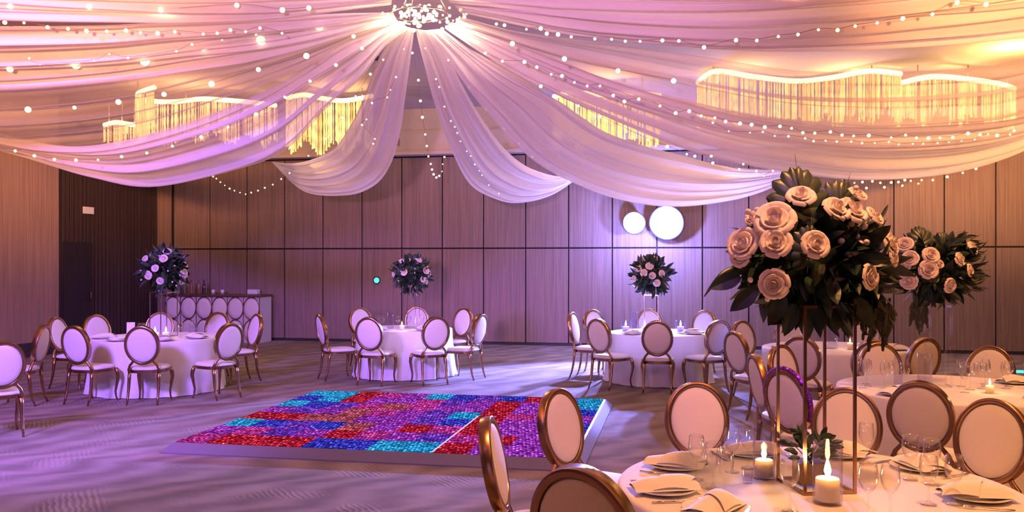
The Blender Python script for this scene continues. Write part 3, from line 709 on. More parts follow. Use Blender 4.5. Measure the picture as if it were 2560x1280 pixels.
bm_a, bm_d = bot.mesh('liquor_bottle', M['amber']), bot.mesh('liquor_bottle', M['bottle'])
for px, me, lb in ((455, bm_d, 'leftmost dark bottle on the bar counter behind the bouquet stand'), (478, bm_a, 'amber bottle on the bar counter left of the white cups'), (497, bm_a, 'amber bottle on the bar counter right of its twin'), (510, bm_d, 'tall dark bottle in the middle of the bar counter')):
    o = link_mesh('liquor_bottle', me, None, on_bar(px)); tag(o, lb, 'bottle', 'bottles on the bar')
cup = MB().lathe([(.001, 0), (.03, 0), (.038, .09), (.034, .09), (.028, .006), (.001, .006)], 18).mesh('white_cup', M['china'])
for px, lb in ((533, 'white cup standing alone near the middle of the bar counter'), (556, 'low white cup on the bar counter left of the white box')):
    tag(link_mesh('white_cup', cup, None, on_bar(px)), lb, 'cup', 'cups on the bar')
q = on_bar(634); o = MB().box((0, 0, .05), (.24, .14, .10)).build('white_box', M['white_card'], loc=q, smooth=False, bevel=.008); o.rotation_euler = (0, 0, -TH)
tag(o, 'small white box at the right end of the bar counter', 'box')

# ------------------------------------------------------------------ flowers
def rose_mesh(name='rose', seed=1, open_=1.0):
    rd = random.Random(seed); m = MB()
    rings = [(3, .22, .55, 1.45), (4, .40, .58, 1.2), (5, .62, .52, .95), (6, .88, .42, .60)]
    for k, (n, R, hgt, up) in enumerate(rings):
        off = rd.uniform(0, 6)
        for i in range(n):
            a0 = off + 2 * PI * i / n; wd = 2 * PI / n * .78
            tw_ = rd.uniform(-.1, .1); cu = rd.uniform(.85, 1.15)
            def pf(u, v, a0=a0, wd=wd, R=R, hgt=hgt, up=up, tw_=tw_, cu=cu, k=k):
                a = a0 + (u - .5) * wd * 2 * math.sin(PI * (.18 + .62 * v)) * .8
                el = math.sin(min(v * 1.25, 1) * PI / 2)
                r = R * (.25 + .75 * el) * (1 + .10 * k * v * v * open_)
                z = -.35 + (hgt + .35) * (v ** .8) * cu - (.16 * k * max(0, v - .7) / .3) * open_ - .10 * abs(u - .5)
                return Vector((math.cos(a) * r, math.sin(a) * r, z + tw_ * (u - .5)))
            m.grid(pf, 6, 6)
    m.lathe([(.001, -.4), (.5, -.3), (.42, .1), (.001, .38)], 12)
    return m.mesh(name, M['rose'])
ROSES = [rose_mesh(seed=s_) for s_ in (1, 2, 3)]
BUD = MB().lathe([(.001, -.9), (.5, -.5), (.8, 0), (.55, .6), (.2, .95), (.001, 1)], 10).mesh('bud', M['rose'])
def leaf(m, base, dr, nrm, L, w, bend=.3, seg=5):
    dr = dr.normalized(); side = dr.cross(nrm)
    if side.length < 1e-4: side = Vector((1, 0, 0))
    side.normalize(); up = side.cross(dr)
    vs = []; fs = []
    for i in range(seg + 1):
        q = i / seg; c = base + dr * (L * q) - up * (bend * L * q * q); ww = w * math.sin(PI * min(1, .08 + q * .92)) ** .8 * (1 - .25 * q)
        vs += [c - side * ww + up * ww * .25, c, c + side * ww + up * ww * .25]
    for i in range(seg):
        a = i * 3; fs += [(a, a + 1, a + 4, a + 3), (a + 1, a + 2, a + 5, a + 4)]
    m.add(vs, fs)
def rdir(rd):
    z = rd.uniform(-1, 1); a = rd.uniform(0, 2 * PI); r = math.sqrt(1 - z * z); return Vector((r * math.cos(a), r * math.sin(a), z))
def foliage(rx, ry, rz, n, seed, lmin=.10, lmax=.19, down=.25):
    rd = random.Random(seed); m = MB()
    for _ in range(n):
        d = rdir(rd); k = rd.uniform(.25, .95)
        b = Vector((d.x * rx * k, d.y * ry * k, d.z * rz * k))
        dr = (d + rdir(rd) * .7 + Vector((0, 0, -down))).normalized()
        L = rd.uniform(lmin, lmax); leaf(m, b, dr, rdir(rd), L, L * rd.uniform(.16, .27), rd.uniform(.0, .5))
    # solid heart so the bunch is not see-through
    m.lathe([(.001, -rz * .62), (rx * .45, -rz * .45), (rx * .62, 0), (rx * .45, rz * .45), (.001, rz * .6)], 14)
    return m
def monstera(size, seed=1):
    m = MB()
    for s in (-1, 1):
        for y0, th, l, w in ((-.10, -30, .38, .22), (-.02, -2, .48, .23), (.08, 23, .51, .23), (.17, 45, .50, .23), (.25, 65, .45, .21), (.30, 82, .42, .15)):
            a = math.radians(th); d = Vector((s * math.cos(a), math.sin(a), 0)); n_ = Vector((-d.y * s, d.x * s, 0)); o_ = Vector((0, y0, 0))
            def pf(u, v, d=d, n_=n_, o_=o_, l=l, w=w):
                ww = w * (.62 + .38 * math.sin(PI * min(u * 1.05, 1))) * (1 if u < .86 else math.sqrt(max(0, 1 - ((u - .86) / .14) ** 2.4)) * .8 + .2)
                p = o_ + d * (l * u) + n_ * (ww * (v - .5) * 1.12); p.z = -.11 * u * u * l / .5 + .03 * math.cos(PI * (v - .5))
                return p * size
            m.grid(pf, 9, 5)
    m.tube([(0, -.40 * size, -.03 * size), (0, .1 * size, .045 * size), (0, .42 * size, .045 * size), (0, .9 * size, -.02)], [.011 * size, .014 * size, .010 * size, .003 * size], 5)
    return m.mesh('monstera_leaf', M['leaf_big'])
MON = monstera(1.0)
def fern(seed, L=.32, n=26):
    rd = random.Random(seed); m = MB()
    for b in range(3):
        az = rd.uniform(-.8, .8); pts = [Vector((math.sin(az) * .35 * L * q, rd.uniform(-.01, .01), -L * q * (1 - .12 * b))) for q in [i / 8 for i in range(9)]]
        m.tube(pts, .003, 4)
        for i in range(n):
            q = .1 + .9 * i / n; c = cr(pts, q)
            for s in (-1, 1): leaf(m, c, Vector((s * .55, rd.uniform(-.3, .3), -1)), Vector((0, 1, 0)), L * .28 * (1.1 - q), .006, .15, 3)
    return m
def blade(pts, w):
    m = MB(); C = [Vector(p) for p in pts]; n = 12; vs = []; fs = []
    for i in range(n + 1):
        q = i / n; c = cr(C, q); ww = w * math.sin(PI * min(1, .1 + .9 * q)) ** .8; vs += [c + Vector((0, .01, ww)), c + Vector((0, -.012, 0)), c + Vector((0, .01, -ww))]
    for i in range(n):
        a = i * 3; fs += [(a, a + 1, a + 4, a + 3), (a + 1, a + 2, a + 5, a + 4)]
    return m.add(vs, fs)

def stand(label, loc, half, hgt, rz=0, bar_r=.006, corner=None, mt=None):
    mt = mt or M['gold']
    t = thing('flower_stand', label, 'flower stand', loc, rz, 'tall flower stands')
    cs = corner or [(-half, -half), (half, -half), (half, half), (-half, half)]
    m = MB()
    for i in range(4):
        a, b_ = cs[i], cs[(i + 1) % 4]; v_ = Vector((b_[0] - a[0], b_[1] - a[1], 0)); an = math.atan2(v_.y, v_.x)
        m.box(((a[0] + b_[0]) / 2, (a[1] + b_[1]) / 2, .006), (v_.length + bar_r * 2, bar_r * 2, .012), Matrix.Rotation(an, 3, 'Z'))
    m.build('base_frame', mt, t, smooth=False)
    for a in cs: MB().box((a[0], a[1], hgt / 2), (bar_r * 2, bar_r * 2, hgt)).build('pole', mt, t, smooth=False)
    m = MB(); ax = sum(a[0] for a in cs) / 4; ay = sum(a[1] for a in cs) / 4
    m.box((ax, ay, hgt), (half * 2.2, half * 2.2, .012)); m.build('top_plate', mt, t, smooth=False)
    return t
def outward(d): return d.to_track_quat('Z', 'Y')

# small arrangements on A, B, C and the goblet table
def arrangement(label, loc, rad, seed, nroses, big=False):
    rd = random.Random(seed); t = thing('floral_arrangement', label, 'flower arrangement', loc, 0, 'white rose arrangements on tall stands')
    cz = rad * .95
    o = foliage(rad * .95, rad * .95, rad * .9, 340, seed, rad * .32, rad * .58, .15).build('foliage', M['leaf'], t, smooth=False, loc=(0, 0, cz))
    k = 0; tries = 0; used = []
    while k < nroses and tries < 400:
        tries += 1
        d = rdir(rd)
        if d.y > .35 or d.z < -.55: continue
        if any((d - u_).length < .42 for u_ in used): continue
        used.append(d); r = rad * rd.uniform(.13, .20)
        link_mesh('rose', ROSES[k % 3], t, Vector((d.x, d.y, d.z * .95)) * rad * .92 + Vector((0, 0, cz)), outward((d + Vector((0, -.5, .1))).normalized()), r); k += 1
    for k in range(8):
        d = rdir(rd); d.y = -abs(d.y)
        link_mesh('bud', BUD, t, d * rad * 1.0 + Vector((0, 0, cz)), outward(d), rad * .05)
    for k in range(3):
        d = Vector((rd.uniform(-.5, .5), -.2, 1)).normalized()
        link_mesh('monstera_leaf', MON, t, Vector((0, 0, cz)) + d * rad * .75, (Quaternion((0, 0, 1), rd.uniform(-.5, .5)) @ Quaternion((1, 0, 0), 1.3)), rad * .55)
    return t
for k, (hg, rad, sd, nr, slab, alab) in {
    'A': (.62, .32, 21, 11, 'slender stand holding the bouquet in front of the dark slatted wall', 'white rose bouquet in front of the dark slatted wall, beside the bar'),
    'B': (.56, .30, 22, 10, 'slender stand holding the bouquet above the middle table', 'white rose bouquet above the middle table, right of the teal light'),
    'C': (.55, .30, 23, 9, 'slender stand holding the bouquet under the white spotlights', 'bluish-lit white rose bouquet directly below the white spotlights')}.items():
    x, y, r = TABLES[k]; dx = {'A': .07, 'B': .1, 'C': -.1}[k]
    stand(slab, (x + dx, y + .05, TH_[k] + .002), .13 if k == 'A' else .10, hg, -TH, .005 if k == 'A' else .004, None, M['steel'])
    arrangement(alab, (x + dx, y + .05, TH_[k] + hg + .009), rad, sd, nr)

# front stand and its big bouquet
FX, FY = 1.392, 4.035
cs = [(1.293 - FX, 3.885 - FY), (1.525 - FX, 3.915 - FY), (1.490 - FX, 4.195 - FY), (1.259 - FX, 4.165 - FY)]
stand('tall gold four-pole stand on the front table carrying the big bouquet', (FX, FY, TZ), .12, .83, 0, .0065, cs)
FB = Vector((FX, FY, TZ + .838))
big = thing('floral_arrangement', 'biggest white rose bouquet with monstera leaves, above the front table', 'flower arrangement', FB, 0, 'white rose arrangements on tall stands')
fc = P(2030, 655, FY) - FB
foliage(.30, .27, .235, 560, 31, .10, .19, .3).build('foliage', M['leaf'], big, smooth=False, loc=fc)
m = MB(); rd = random.Random(8)
for px, py, ang in ((1985, 760, -.3), (2105, 765, .2), (1960, 740, -.5), (2050, 750, 0), (2140, 745, .5), (1890, 725, -.9), (2160, 720, .8), (1850, 690, -1.2), (2010, 770, .1), (2095, 750, -.1)):
    leaf(m, P(px, py, FY - .10 + rd.uniform(-.08, .1)) - FB, Vector((math.sin(ang), -.1, -math.cos(ang))), Vector((0, -1, .2)), .15, .042, .1, 7)
m.build('hanging_leaves', M['leaf'], big, smooth=False)
m = MB()
for i in range(70):
    d = rdir(rd); b_ = P(2140 + rd.uniform(-50, 60), 620 + rd.uniform(-80, 110), FY - .17 + rd.uniform(-.05, .1)) - FB
    leaf(m, b_, d + Vector((.4, -.2, .1)), Vector((0, -1, 0)), rd.uniform(.05, .10), .010, .2, 4)
m.build('grey_sprigs', M['leaf2'], big, smooth=False)
for i, (px, py, rp) in enumerate([(2003, 488, 31), (1937, 548, 42), (1858, 608, 36), (2040, 610, 29), (1935, 710, 31), (2175, 692, 27), (2093, 520, 30), (2133, 525, 33), (2187, 540, 24), (1940, 605, 32), (2226, 606, 29), (2232, 640, 24), (1850, 640, 24), (1880, 545, 17), (2145, 485, 22)]):
    q = P(px, py, FY); v = q - FB - fc; e = max(0, 1 - (v.x / .34) ** 2 - (v.z / .30) ** 2); q = P(px, py, FY - .15 - .21 * math.sqrt(e))
    d = (Vector((v.x, -.30 - .2 * e, v.z + .06))).normalized()
    link_mesh('rose', ROSES[i % 3], big, q - FB, outward(d), rp / FPX * FY * 1.05)
for px, py in [(2103, 602), (2150, 608), (2166, 606), (2122, 637), (2138, 632), (2155, 638), (2116, 570), (2142, 590), (2128, 560), (2148, 650), (1893, 525), (1870, 530), (2140, 470), (1918, 748), (1876, 700), (2145, 665), (2160, 565)]:
    q = P(px, py, FY - .2); link_mesh('bud', BUD, big, q - FB, outward(Vector((rd.uniform(-.5, .5), -1, rd.uniform(-.3, .8)))), rd.uniform(.014, .022))
def mon(px, py, d, sz, roll, parent, orig, tilt=1.25):
    link_mesh('monstera_leaf', MON, parent, P(px, py, d) - orig, Quaternion((0, 1, 0), roll) @ Quaternion((1, 0, 0), tilt), sz)
mon(2004, 530, FY - .10, .30, -.06, big, FB, 1.42); mon(2090, 530, FY - .03, .23, .42, big, FB, 1.4); mon(2022, 640, FY - .24, .19, .1, big, FB, 1.5); mon(2170, 600, FY - .05, .16, .8, big, FB)
q0, q1 = P(1860, 665, FY - .05) - FB, P(1760, 742, FY - .12) - FB
blade([q0, (q0 + q1) / 2 + Vector((-.01, 0, .025)), q1], .019).build('long_leaf', M['leaf_big'], big)
for px, py, sd, LL in ((2190, 735, 3, .26), (2225, 745, 4, .24), (2160, 740, 9, .2)):
    fern(sd, LL).build('trailing_fern', M['leaf2'], big, smooth=False, loc=P(px, py, FY - .05) - FB)
# second big bouquet on the goblet table
x, y, r = TABLES['E']; EX, EY = x + .0, y + .1
stand('tall clear stand on the goblet table carrying the second bouquet', (EX - .06, EY, TZ), .08, .66, -.2, .006, None, M['glass'])
EB = Vector((EX - .06, EY, TZ + .668))
eb = thing('floral_arrangement', 'second white rose bouquet with dark monstera leaves, behind the biggest one', 'flower arrangement', EB, 0, 'white rose arrangements on tall stands')
ec = P(2335, 672, EY) - EB
foliage(.33, .28, .24, 420, 41, .10, .18, .15).build('foliage', M['leaf'], eb, smooth=False, loc=ec)
for i, (px, py, rp) in enumerate([(2328, 637, 18), (2322, 673, 20), (2375, 714, 16), (2432, 621, 16), (2400, 648, 15), (2425, 676, 14), (2272, 703, 18), (2276, 646, 17), (2262, 610, 18), (2250, 668, 20), (2350, 660, 9)]):
    q = P(px, py, EY); v = q - EB - ec; e = max(0, 1 - (v.x / .36) ** 2 - (v.z / .30) ** 2); q = P(px, py, EY - .13 - .23 * math.sqrt(e))
    link_mesh('rose', ROSES[i % 3], eb, q - EB, outward(Vector((v.x, -.35, v.z + .05)).normalized()), rp / FPX * EY * 1.05)
mon(2310, 618, EY - .05, .27, -.1, eb, EB); mon(2355, 610, EY - .03, .17, .6, eb, EB)
m = MB()
for i in range(60):
    leaf(m, P(2410 + rd.uniform(-30, 30), 660 + rd.uniform(-80, 80), EY - .05) - EB, Vector((1, -.1, rd.uniform(-.6, .8))), rdir(rd), rd.uniform(.07, .13), .012, .2, 4)
m.build('grey_sprigs', M['leaf2'], eb, smooth=False)
for px, py, sd, LL in ((2285, 745, 6, .30), (2310, 750, 7, .26)):
    fern(sd, LL).build('trailing_fern', M['leaf2'], eb, smooth=False, loc=P(px, py, EY - .08) - EB)

# ------------------------------------------------------------------ tableware
GOB = MB().lathe([(.001, .0), (.034, .0), (.034, .003), (.012, .009), (.0045, .02), (.004, .085), (.010, .096), (.026, .112), (.036, .135), (.039, .16), (.036, .19), (.033, .212), (.0315, .212), (.0345, .19), (.037, .16), (.034, .136), (.024, .115), (.001, .10)], 28, cap=False).mesh('wine_glass', M['glass'])
def hur_mesh(r, h, mt=None):
    return MB().lathe([(.001, .0), (r * .96, .0), (r, .004), (r, h), (r - .003, h + .002), (r - .004, h), (r - .004, .012), (.001, .012)], 36, cap=False).mesh('glass_cylinder', mt or M['vase'])
PLATE = MB().lathe([(.001, .004), (.075, .003), (.08, .0), (.09, .003), (.135, .014), (.142, .018), (.142, .020), (.135, .0185), (.092, .008), (.001, .007)], 40, cap=False).mesh('dinner_plate', M['china'])
def napkin_mesh(seed=1):
    rd = random.Random(seed); m = MB()
    def top(u, v):
        x = (u - .5) * .30; yv = (v - .5) * (.15 + .03 * u)
        z = .050 - 1.25 * x * x + .004 * math.sin(9 * u + seed) + .014 * math.cos(PI * (v - .5)) - .036 * (abs(v - .5) * 2) ** 4
        return Vector((x, yv, max(z, .021)))
    m.grid(top, 18, 12)
    def bot_(u, v):
        p = top(u, v); return Vector((p.x, p.y, max(p.z - .014, .0205)))
    m.grid(bot_, 18, 12)
    def flap(u, v):
        p = top(.06 + .52 * u, v); k = math.sin(PI * u) * .008
        return Vector((p.x + .10 * (v - .5), p.y, p.z + .008 + k))
    m.grid(flap, 12, 12)
    return m.mesh('folded_napkin', M['napkin'])
NAP = [napkin_mesh(s_) for s_ in (1, 4)]
def knife_mesh():
    m = MB()
    m.tube([(0, -.11, .004), (0, -.06, .004), (0, -.01, .004)], [.0055, .0065, .0045], 8, .6); m.tube([(0, -.01, .004), (.001, .06, .004), (.002, .10, .004), (0, .125, .004)], [.006, .0095, .0085, .001], 8, .16, (0, 0, 1)); return m.mesh('table_knife', M['steel'])
def fork_mesh():
    m = MB(); m.tube([(0, -.11, .004), (0, -.05, .005), (0, .03, .007), (0, .05, .007)], [.006, .0045, .004, .009], 8, .5, (0, 0, 1))
    for k in range(4): m.tube([((k - 1.5) * .0052, .048, .007), ((k - 1.5) * .0058, .075, .006), ((k - 1.5) * .0056, .105, .010)], [.0022, .0018, .0008], 6)
    return m.mesh('table_fork', M['steel'])
KNIFE, FORK = knife_mesh(), fork_mesh()
def place(name, me, p, label, cat, group, rz=0, sc_=None):
    o = link_mesh(name, me, None, p, None, sc_); o.rotation_euler = (0, 0, rz); return tag(o, label, cat, group)
def setting(px, py, rz, tb, where, nap=0, cut=True, nrot=0.0):
    c = on(tb, px, py, .17); x, y, r = TABLES[tb]
    out = Vector((c.x - x, c.y - y, 0)).normalized() if rz is None else Vector((math.cos(rz), math.sin(rz), 0))
    a = math.atan2(out.y, out.x)
    place('dinner_plate', PLATE, c, 'white plate ' + where, 'plate', 'dinner plates', a)
    place('folded_napkin', NAP[nap], c, 'white napkin on the plate ' + where, 'napkin', 'folded napkins', a + nrot)
    if cut:
        sd = Vector((-out.y, out.x, 0)); ang = a + PI / 2
        place('table_knife', KNIFE, c + sd * .185 + Vector((0, 0, .001)), 'steel knife beside the plate ' + where, 'knife', 'table knives', ang)
        place('table_fork', FORK, c - sd * .185 + Vector((0, 0, .001)), 'steel fork beside the plate ' + where, 'fork', 'table forks', ang)
    return c
setting(1690, 1168, None, 'F', 'at the left back of the front table', 1, True, .1)
setting(1662, 1228, None, 'F', 'nearest the shining gold-rimmed chair on the front table', 0, True, .0)
setting(1790, 1278, None, 'F', 'cut by the bottom edge on the front table', 1, False, .2)
setting(1880, 1137, None, 'F', 'behind the tall pale cylinder on the front table', 0, True, 1.3)
setting(2105, 1128, None, 'F', 'behind the gold stand at the back of the front table', 1, False, 1.4)
setting(2340, 1165, None, 'F', 'behind the goblet pair on the front table', 1, True, 1.2)
setting(2440, 1245, None, 'F', 'in front of the largest warm chair on the front table', 0, True, .25)
def gob(px, py, label, tb='F', s=None, grp='wine glasses'):
    return place('wine_glass', GOB, on(tb, px, py, .06), label, 'wine glass', grp, 0, s)
for px, py, lb in ((1741, 1199, 'leftmost wine glass on the front table, beside the left back napkin'), (1783, 1222, 'wine glass between the leftmost glass and the small tumbler on the front table'),
                   (1812, 1247, 'wine glass in front of the napkins nearest the small tumbler on the front table'), (1830, 1180, 'wine glass behind the small tumbler, before the turned warm chair'),
                   (1870, 1172, 'wine glass just left of the tall pale cylinder'), (1975, 1278, 'wine glass at the foot of the gold stand, left of the short candle cylinder'),
                   (2000, 1160, 'wine glass behind the front left gold pole'), (2166, 1160, 'wine glass right of the gold stand, against the warm chair behind it'),
                   (2276, 1200, 'left glass of the pair before the grey shaded chair'), (2330, 1212, 'right glass of the pair before the grey shaded chair'),
                   (2322, 1262, 'wine glass standing left of the right-hand plate on the front table'), (2386, 1262, 'wine glass overlapping the right-hand plate on the front table'),
                   (2171, 1290, 'wine glass right of the short candle cylinder, stem cut by the bottom edge'), (2226, 1292, 'wine glass with the widest bowl at the bottom edge of the front table')):
    gob(px, py, lb)
tum = MB().lathe([(.001, 0), (.022, 0), (.026, .075), (.0245, .075), (.021, .012), (.001, .012)], 24, cap=False).mesh('small_tumbler', M['vase'])
place('small_tumbler', tum, G(1869, 1207, TZ), 'small clear tumbler left of the lit candle on the front table', 'tumbler', None)
def candle(p, r, h, label, lit=True, light=6):
    t = thing('candle', label, 'candle', p, 0, 'candles on the tables')
    MB().lathe([(.001, 0), (r, 0), (r, h - .004), (r - .004, h), (r * .6, h - .005), (.001, h - .006)], 24).build('wax', M['wax'], t)
    MB().tube([(0, 0, h - .006), (.001, 0, h + .008)], .0012, 5).build('wick', M['black'], t)
    s = r / .03
    MB().lathe([(.001, 0), (.006 * s, .006 * s), (.0095 * s, .016 * s), (.007 * s, .030 * s), (.003 * s, .043 * s), (.0005, .054 * s)], 12).build('flame', M['flame'], t, loc=(0, 0, h + .002))
    if light:
        l = bpy.data.lights.new('candle_glow', 'POINT'); l.energy = light; l.color = (1, .55, .22); l.shadow_soft_size = .015
        o = bpy.data.objects.new('candle_glow', l); COL.objects.link(o); o.location = Vector(p) + Vector((0, 0, h + .035))
    return t
c1 = G(1910, 1195, TZ); place('glass_cylinder', hur_mesh(.052, .345), c1, 'tall pale glass cylinder around the left lit candle on the front table', 'glass cylinder', 'glass cylinders')
candle(c1 + Vector((0, 0, .014)), .042, .075, 'short lit candle inside the tall pale glass cylinder on the front table', light=1.5)
c2 = G(2069, 1258, TZ); place('glass_cylinder', hur_mesh(.062, .262), c2, 'short glass cylinder around the right lit candle on the front table', 'glass cylinder', 'glass cylinders')
candle(c2 + Vector((0, 0, .014)), .050, .095, 'thick lit candle inside the short glass cylinder before the gold stand', light=1.5)
# planter with greenery inside the stand
pl = thing('potted_greenery', 'dark leafy sprig in a wooden box at the foot of the gold stand', 'potted plant', (FX - .02, FY + .03, TZ + .012))
MB().box((0, 0, .05), (.12, .12, .10)).build('planter_box', M['planter'], pl, smooth=False, bevel=.004)
m = MB(); rd = random.Random(12)
for i in range(9):
    a = rd.uniform(-1.2, 1.3); tp = Vector((math.sin(a) * .11, rd.uniform(-.07, .03), .13 + math.cos(a) * .10)); m.tube([(0, 0, .1), tp * .6 + Vector((0, 0, .04)), tp], .0025, 5)
    for k in range(5):
        q = .5 + .12 * k; leaf(m, tp * q + Vector((0, 0, .04 * (1 - q))), Vector((math.sin(a) + rd.uniform(-.9, .9), rd.uniform(-.6, .2), rd.uniform(-.1, 1))), Vector((0, -1, .3)), .055, .014, .15, 5)
m.build('greenery', M['leaf'], pl, smooth=False)

# goblet table
def at(tb, dx, dy): x, y, r = TABLES[tb]; return Vector((x + dx, y + dy, TH_[tb] + .002))
def setp(tb, deg, where, nap=0, nrot=0.):
    x, y, r = TABLES[tb]; a = math.radians(deg); c = at(tb, math.cos(a) * (r - .17), math.sin(a) * (r - .17))
    place('dinner_plate', PLATE, c, 'white plate ' + where, 'plate', 'dinner plates', a)
    place('folded_napkin', NAP[nap], c, 'white napkin on the plate ' + where, 'napkin', 'folded napkins', a + nrot)
def gobs(tb, spots, labels, grp):
    for k, (dx, dy) in enumerate(spots):
        place('wine_glass', GOB, at(tb, dx, dy), labels if isinstance(labels, str) else labels[k], 'wine glass', grp)
def cyl(tb, dx, dy, r, h, label): place('glass_cylinder', hur_mesh(r, h), at(tb, dx, dy), label, 'glass cylinder', 'glass cylinders')
gobs('E', [(-.72, .0), (-.64, .11), (-.55, -.02), (-.47, .09), (-.40, -.05), (-.60, .25)], 'goblet in the cluster before the warm chair under the trailing fern', 'goblets at the left of the goblet table')
gobs('E', [(.22, -.05), (.31, .06), (.42, -.04), (.50, .06), (.58, -.08), (.38, .2)], 'goblet in the cluster at the right edge of the goblet table', 'goblets at the right of the goblet table')
gobs('E', [(.10, -.10), (.12, .08), (-.02, -.25)], 'goblet in the middle of the goblet table between cylinder and candle', 'goblets in the middle of the goblet table')
cyl('E', -.31, -.2, .055, .30, 'tall clear glass cylinder on the goblet table under the second bouquet')
cyl('E', -.36, .16, .035, .24, 'slim bluish glass cylinder on the goblet table beside the dark-backed chair')
candle(at('E', .16, -.28), .030, .06, 'small lit candle on the goblet table', light=.8)
setp('E', -148, 'in front of the left goblets of the goblet table'); setp('E', -52, 'beside the small candle of the goblet table', 1, .5); setp('E', 22, 'at the right edge of the goblet table')
# half hidden table
candle(at('D', .10, -.24), .03, .08, 'lit candle between the gold poles on the half hidden table', light=1)
cyl('D', -.08, -.1, .08, .24, 'wide glass cylinder between the gold poles on the half hidden table')
cyl('D', .20, -.08, .04, .22, 'slim glass cylinder right of the candle on the half hidden table')
def card(p, w, h, label, rz=0):
    o = MB().box((0, 0, h / 2), (w, .008, h)).build('menu_card', M['white_card'], loc=p, smooth=False, bevel=.001); o.rotation_euler = (-.04, 0, rz); return tag(o, label, 'menu card', 'standing menu cards')
card(at('D', -.32, .1), .10, .24, 'tall pale card standing left of the glass cylinder on the half hidden table')
setp('D', -78, 'on the half hidden table between the poles'); setp('D', -165, 'at the left end of the half hidden table', 1); setp('D', -25, 'at the right of the half hidden table')
# bar-side table
candle(at('A', .08, -.27), .042, .085, 'left one of the two pale candles on the bar-side table', light=.8)
candle(at('A', .22, -.25), .042, .085, 'right one of the two pale candles on the bar-side table', light=.8)
card(at('A', -.38, .02), .11, .20, 'white card on the bar-side table left of the squarely seen chair top', .1)
cyl('A', -.22, .0, .055, .19, 'glass cylinder on the bar-side table right of the white card')
cyl('A', .48, .05, .055, .17, 'glass cylinder on the bar-side table right of the two candles')
gobs('A', [(.36, -.1), (.40, .26), (-.08, -.32)], ['goblet right of the two candles on the bar-side table', 'goblet at the back right of the bar-side table', 'goblet left of the two candles on the bar-side table'], 'goblets on the bar-side table')
setp('A', -158, 'at the left end of the bar-side table'); setp('A', -22, 'at the right end of the bar-side table', 1); setp('A', -62, 'right of the squarely seen chair on the bar-side table', 0, .3); setp('A', -112, 'behind the squarely seen chair on the bar-side table')
# middle table
cyl('B', -.22, -.04, .05, .26, 'tall glass cylinder on the middle table')
gobs('B', [(-.42, -.06), (-.32, -.20), (-.07, -.24), (.09, -.22), (.28, -.14)], ['leftmost goblet on the middle table', 'goblet just left of the tall cylinder on the middle table', 'goblet just right of the tall cylinder on the middle table', 'goblet at the foot of the middle bouquet stand', 'rightmost goblet on the middle table'], 'goblets on the middle table')
candle(at('B', .0, -.34), .035, .07, 'small lit candle among the goblets of the middle table', light=.8)
card(at('B', .42, .0), .16, .09, 'low white card on the right of the middle table')
setp('B', -128, 'at the left front of the middle table'); setp('B', -52, 'at the right front of the middle table', 1)
# table under the spotlights
cyl('C', -.50, -.08, .075, .18, 'wide glass cylinder at the left of the table below the spotlights')
cyl('C', .31, -.1, .08, .18, 'wide glass cylinder at the right of the table below the spotlights')
cyl('C', -.34, .14, .06, .29, 'tall glass cylinder in the middle of the table below the spotlights')
candle(at('C', -.50, -.08) + Vector((0, 0, .013)), .05, .08, 'candle inside the wide left cylinder of the table below the spotlights', light=.6)
candle(at('C', .31, -.1) + Vector((0, 0, .013)), .05, .08, 'candle inside the wide right cylinder of the table below the spotlights', light=.6)
candle(at('C', -.24, -.22), .045, .10, 'candle beside the tall cylinder of the table below the spotlights', light=.5)
setp('C', -138, 'at the left of the table below the spotlights'); setp('C', -38, 'at the right of the table below the spotlights', 1)

# ------------------------------------------------------------------ lights
def lamp(name, typ, loc, energy, col, size=.3, target=None, **kw):
    l = bpy.data.lights.new(name, typ); l.energy = energy; l.color = col
    if typ == 'AREA': l.shape = 'DISK'; l.size = size
    else: l.shadow_soft_size = size
    for k, v in kw.items(): setattr(l, k, v)
    o = bpy.data.objects.new(name, l); COL.objects.link(o); o.location = loc
    if target is not None: o.rotation_euler = (Vector(target) - Vector(loc)).to_track_quat('-Z', 'Y').to_euler()
    return o
WARM = (1, .55, .22); PEACH = (1, .48, .26); LAV = (.52, .33, 1); BLUE = (.36, .34, 1)
for px, d in ((470, 16.0), (800, 16.3), (1510, 15.4), (1850, 14.8), (2120, 14.8), (2400, 14.5)):
    p = P(px, 0, d); lamp('chandelier_lamp', 'POINT', (p.x, p.y, 4.45), 60, WARM, .05)
# unseen warm lamps added above the drapes and over the front tables
for x, y, e_ in ((-6.5, 10.5, 22), (-3.6, 9.2, 14), (-6.3, 7.0, 18), (-4.6, 11.6, 16), (2.2, 9.6, 14), (5.6, 9.4, 22), (8.3, 11.0, 26), (5.0, 7.0, 18), (3.6, 11.0, 18), (7.6, 8.4, 22)):
    lamp('unseen_warm_lamp', 'POINT', (x, y, CEIL - .1), e_, PEACH, .05)
for x, y, e_ in ((1.6, 3.0, 640), (4.2, 5.6, 580), (3.4, -1.0, 580)):
    lamp('unseen_warm_lamp', 'SPOT', (x, y, CEIL - .05), e_, (1, .40, .14), .15, (x, y + .6, 0), spot_size=1.65, spot_blend=.8)
for k in range(4): lamp('hub_lamp', 'POINT', hp + Vector((-.3 + .22 * k, -.12, -.08 - .1 * (k % 2))), 42, (1, .66, .36), .03)
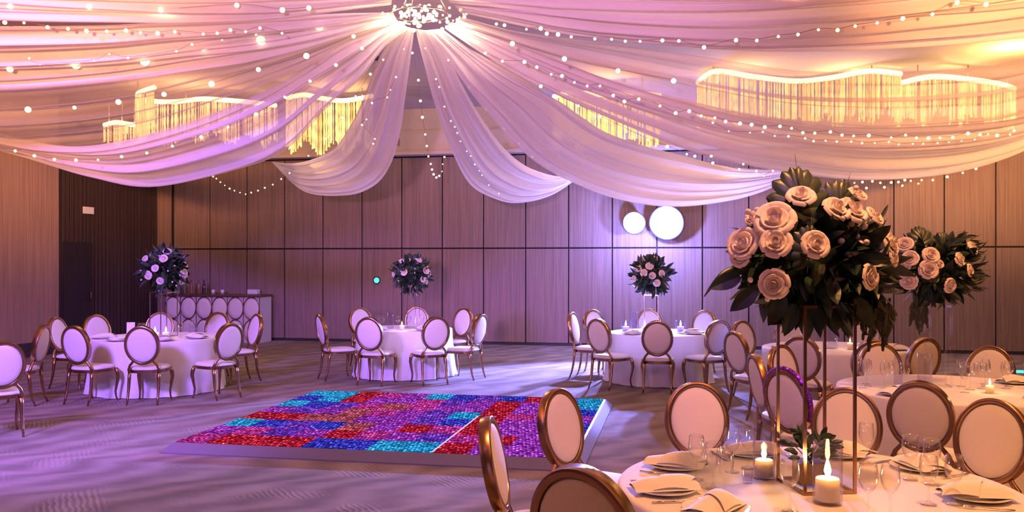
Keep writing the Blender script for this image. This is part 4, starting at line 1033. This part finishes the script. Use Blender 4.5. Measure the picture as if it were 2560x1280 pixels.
# unseen washes added behind the camera to colour the drapes from below
lamp('unseen_wash', 'SPOT', (-2.5, -4.0, 2.6), 19000, (1, .40, .17), .3, (-7.2, 10.0, 6.9), spot_size=.72, spot_blend=.5)
lamp('unseen_wash', 'SPOT', (3.5, -4.0, 2.6), 20000, (1, .43, .15), .3, (7.2, 10.0, 6.9), spot_size=.72, spot_blend=.5)
lamp('unseen_wash', 'SPOT', (-1.2, -3.0, 2.4), 4600, (.95, .42, .85), .2, (-.2, 13.0, 4.3), spot_size=.62, spot_blend=.8)
# unseen coloured washes added near the ceiling, then the two spotlights
lamp('unseen_wash', 'SPOT', (-5.5, 3.0, 4.9), 8500, (.34, .15, 1), .6, (-4.7, 11.5, .3), spot_size=.95, spot_blend=.5)
lamp('unseen_wash', 'SPOT', (0.5, 1.0, 4.9), 600, (.66, .22, .85), .8, (.5, 13.0, .3), spot_size=.9, spot_blend=.6)
lamp('unseen_wash', 'SPOT', (-4.5, -1.0, 4.9), 2500, (.33, .28, 1), .6, (-3.6, 5.6, 0), spot_size=.95, spot_blend=.7)
for s_, e_ in ((sp1, 4500), (sp2, 9000)):
    a_ = (Vector((-.6, 9.5, -1.2)) - s_.location).normalized()
    lamp('spot_beam', 'SPOT', s_.location + a_ * .16, e_, (.23, .25, 1), .08, s_.location + a_ * 5, spot_size=.95, spot_blend=.5)
    lamp('added_halo_lamp', 'POINT', s_.location + a_ * .6, e_ * .034, (.25, .26, 1), .05)  # point lamp added to put the blue halo on the wall
lamp('unseen_ceiling_glow', 'POINT', (7.6, 13.3, 4.66), 110, (1, .62, .18), .05)  # unseen lamp added for the yellow glow on the right of the ceiling

w = bpy.data.worlds.new('world'); sc.world = w; w.use_nodes = True
w.node_tree.nodes['Background'].inputs[0].default_value = (.05, .04, .05, 1)

cam = bpy.data.cameras.new('camera'); co = bpy.data.objects.new('camera', cam); COL.objects.link(co)
co.location = (0, 0, EYE); co.rotation_euler = (PI / 2, 0, 0); cam.sensor_width = 36; cam.lens = FPX / 2560 * 36; cam.shift_y = (HZ - 640) / 2560
cam.clip_start = .05; sc.camera = co
sc.view_settings.view_transform = 'Standard'; sc.view_settings.look = 'None'; sc.view_settings.gamma = 1; sc.view_settings.use_curve_mapping = False
sc.view_settings.exposure = 0.12
cy = sc.cycles
cy.use_denoising = True; cy.max_bounces = 5; cy.diffuse_bounces = 3; cy.glossy_bounces = 2; cy.transparent_max_bounces = 16; cy.use_adaptive_sampling = True; cy.adaptive_min_samples = 20; cy.adaptive_threshold = .08; cy.sample_clamp_indirect = 4; cy.caustics_reflective = False; cy.caustics_refractive = False
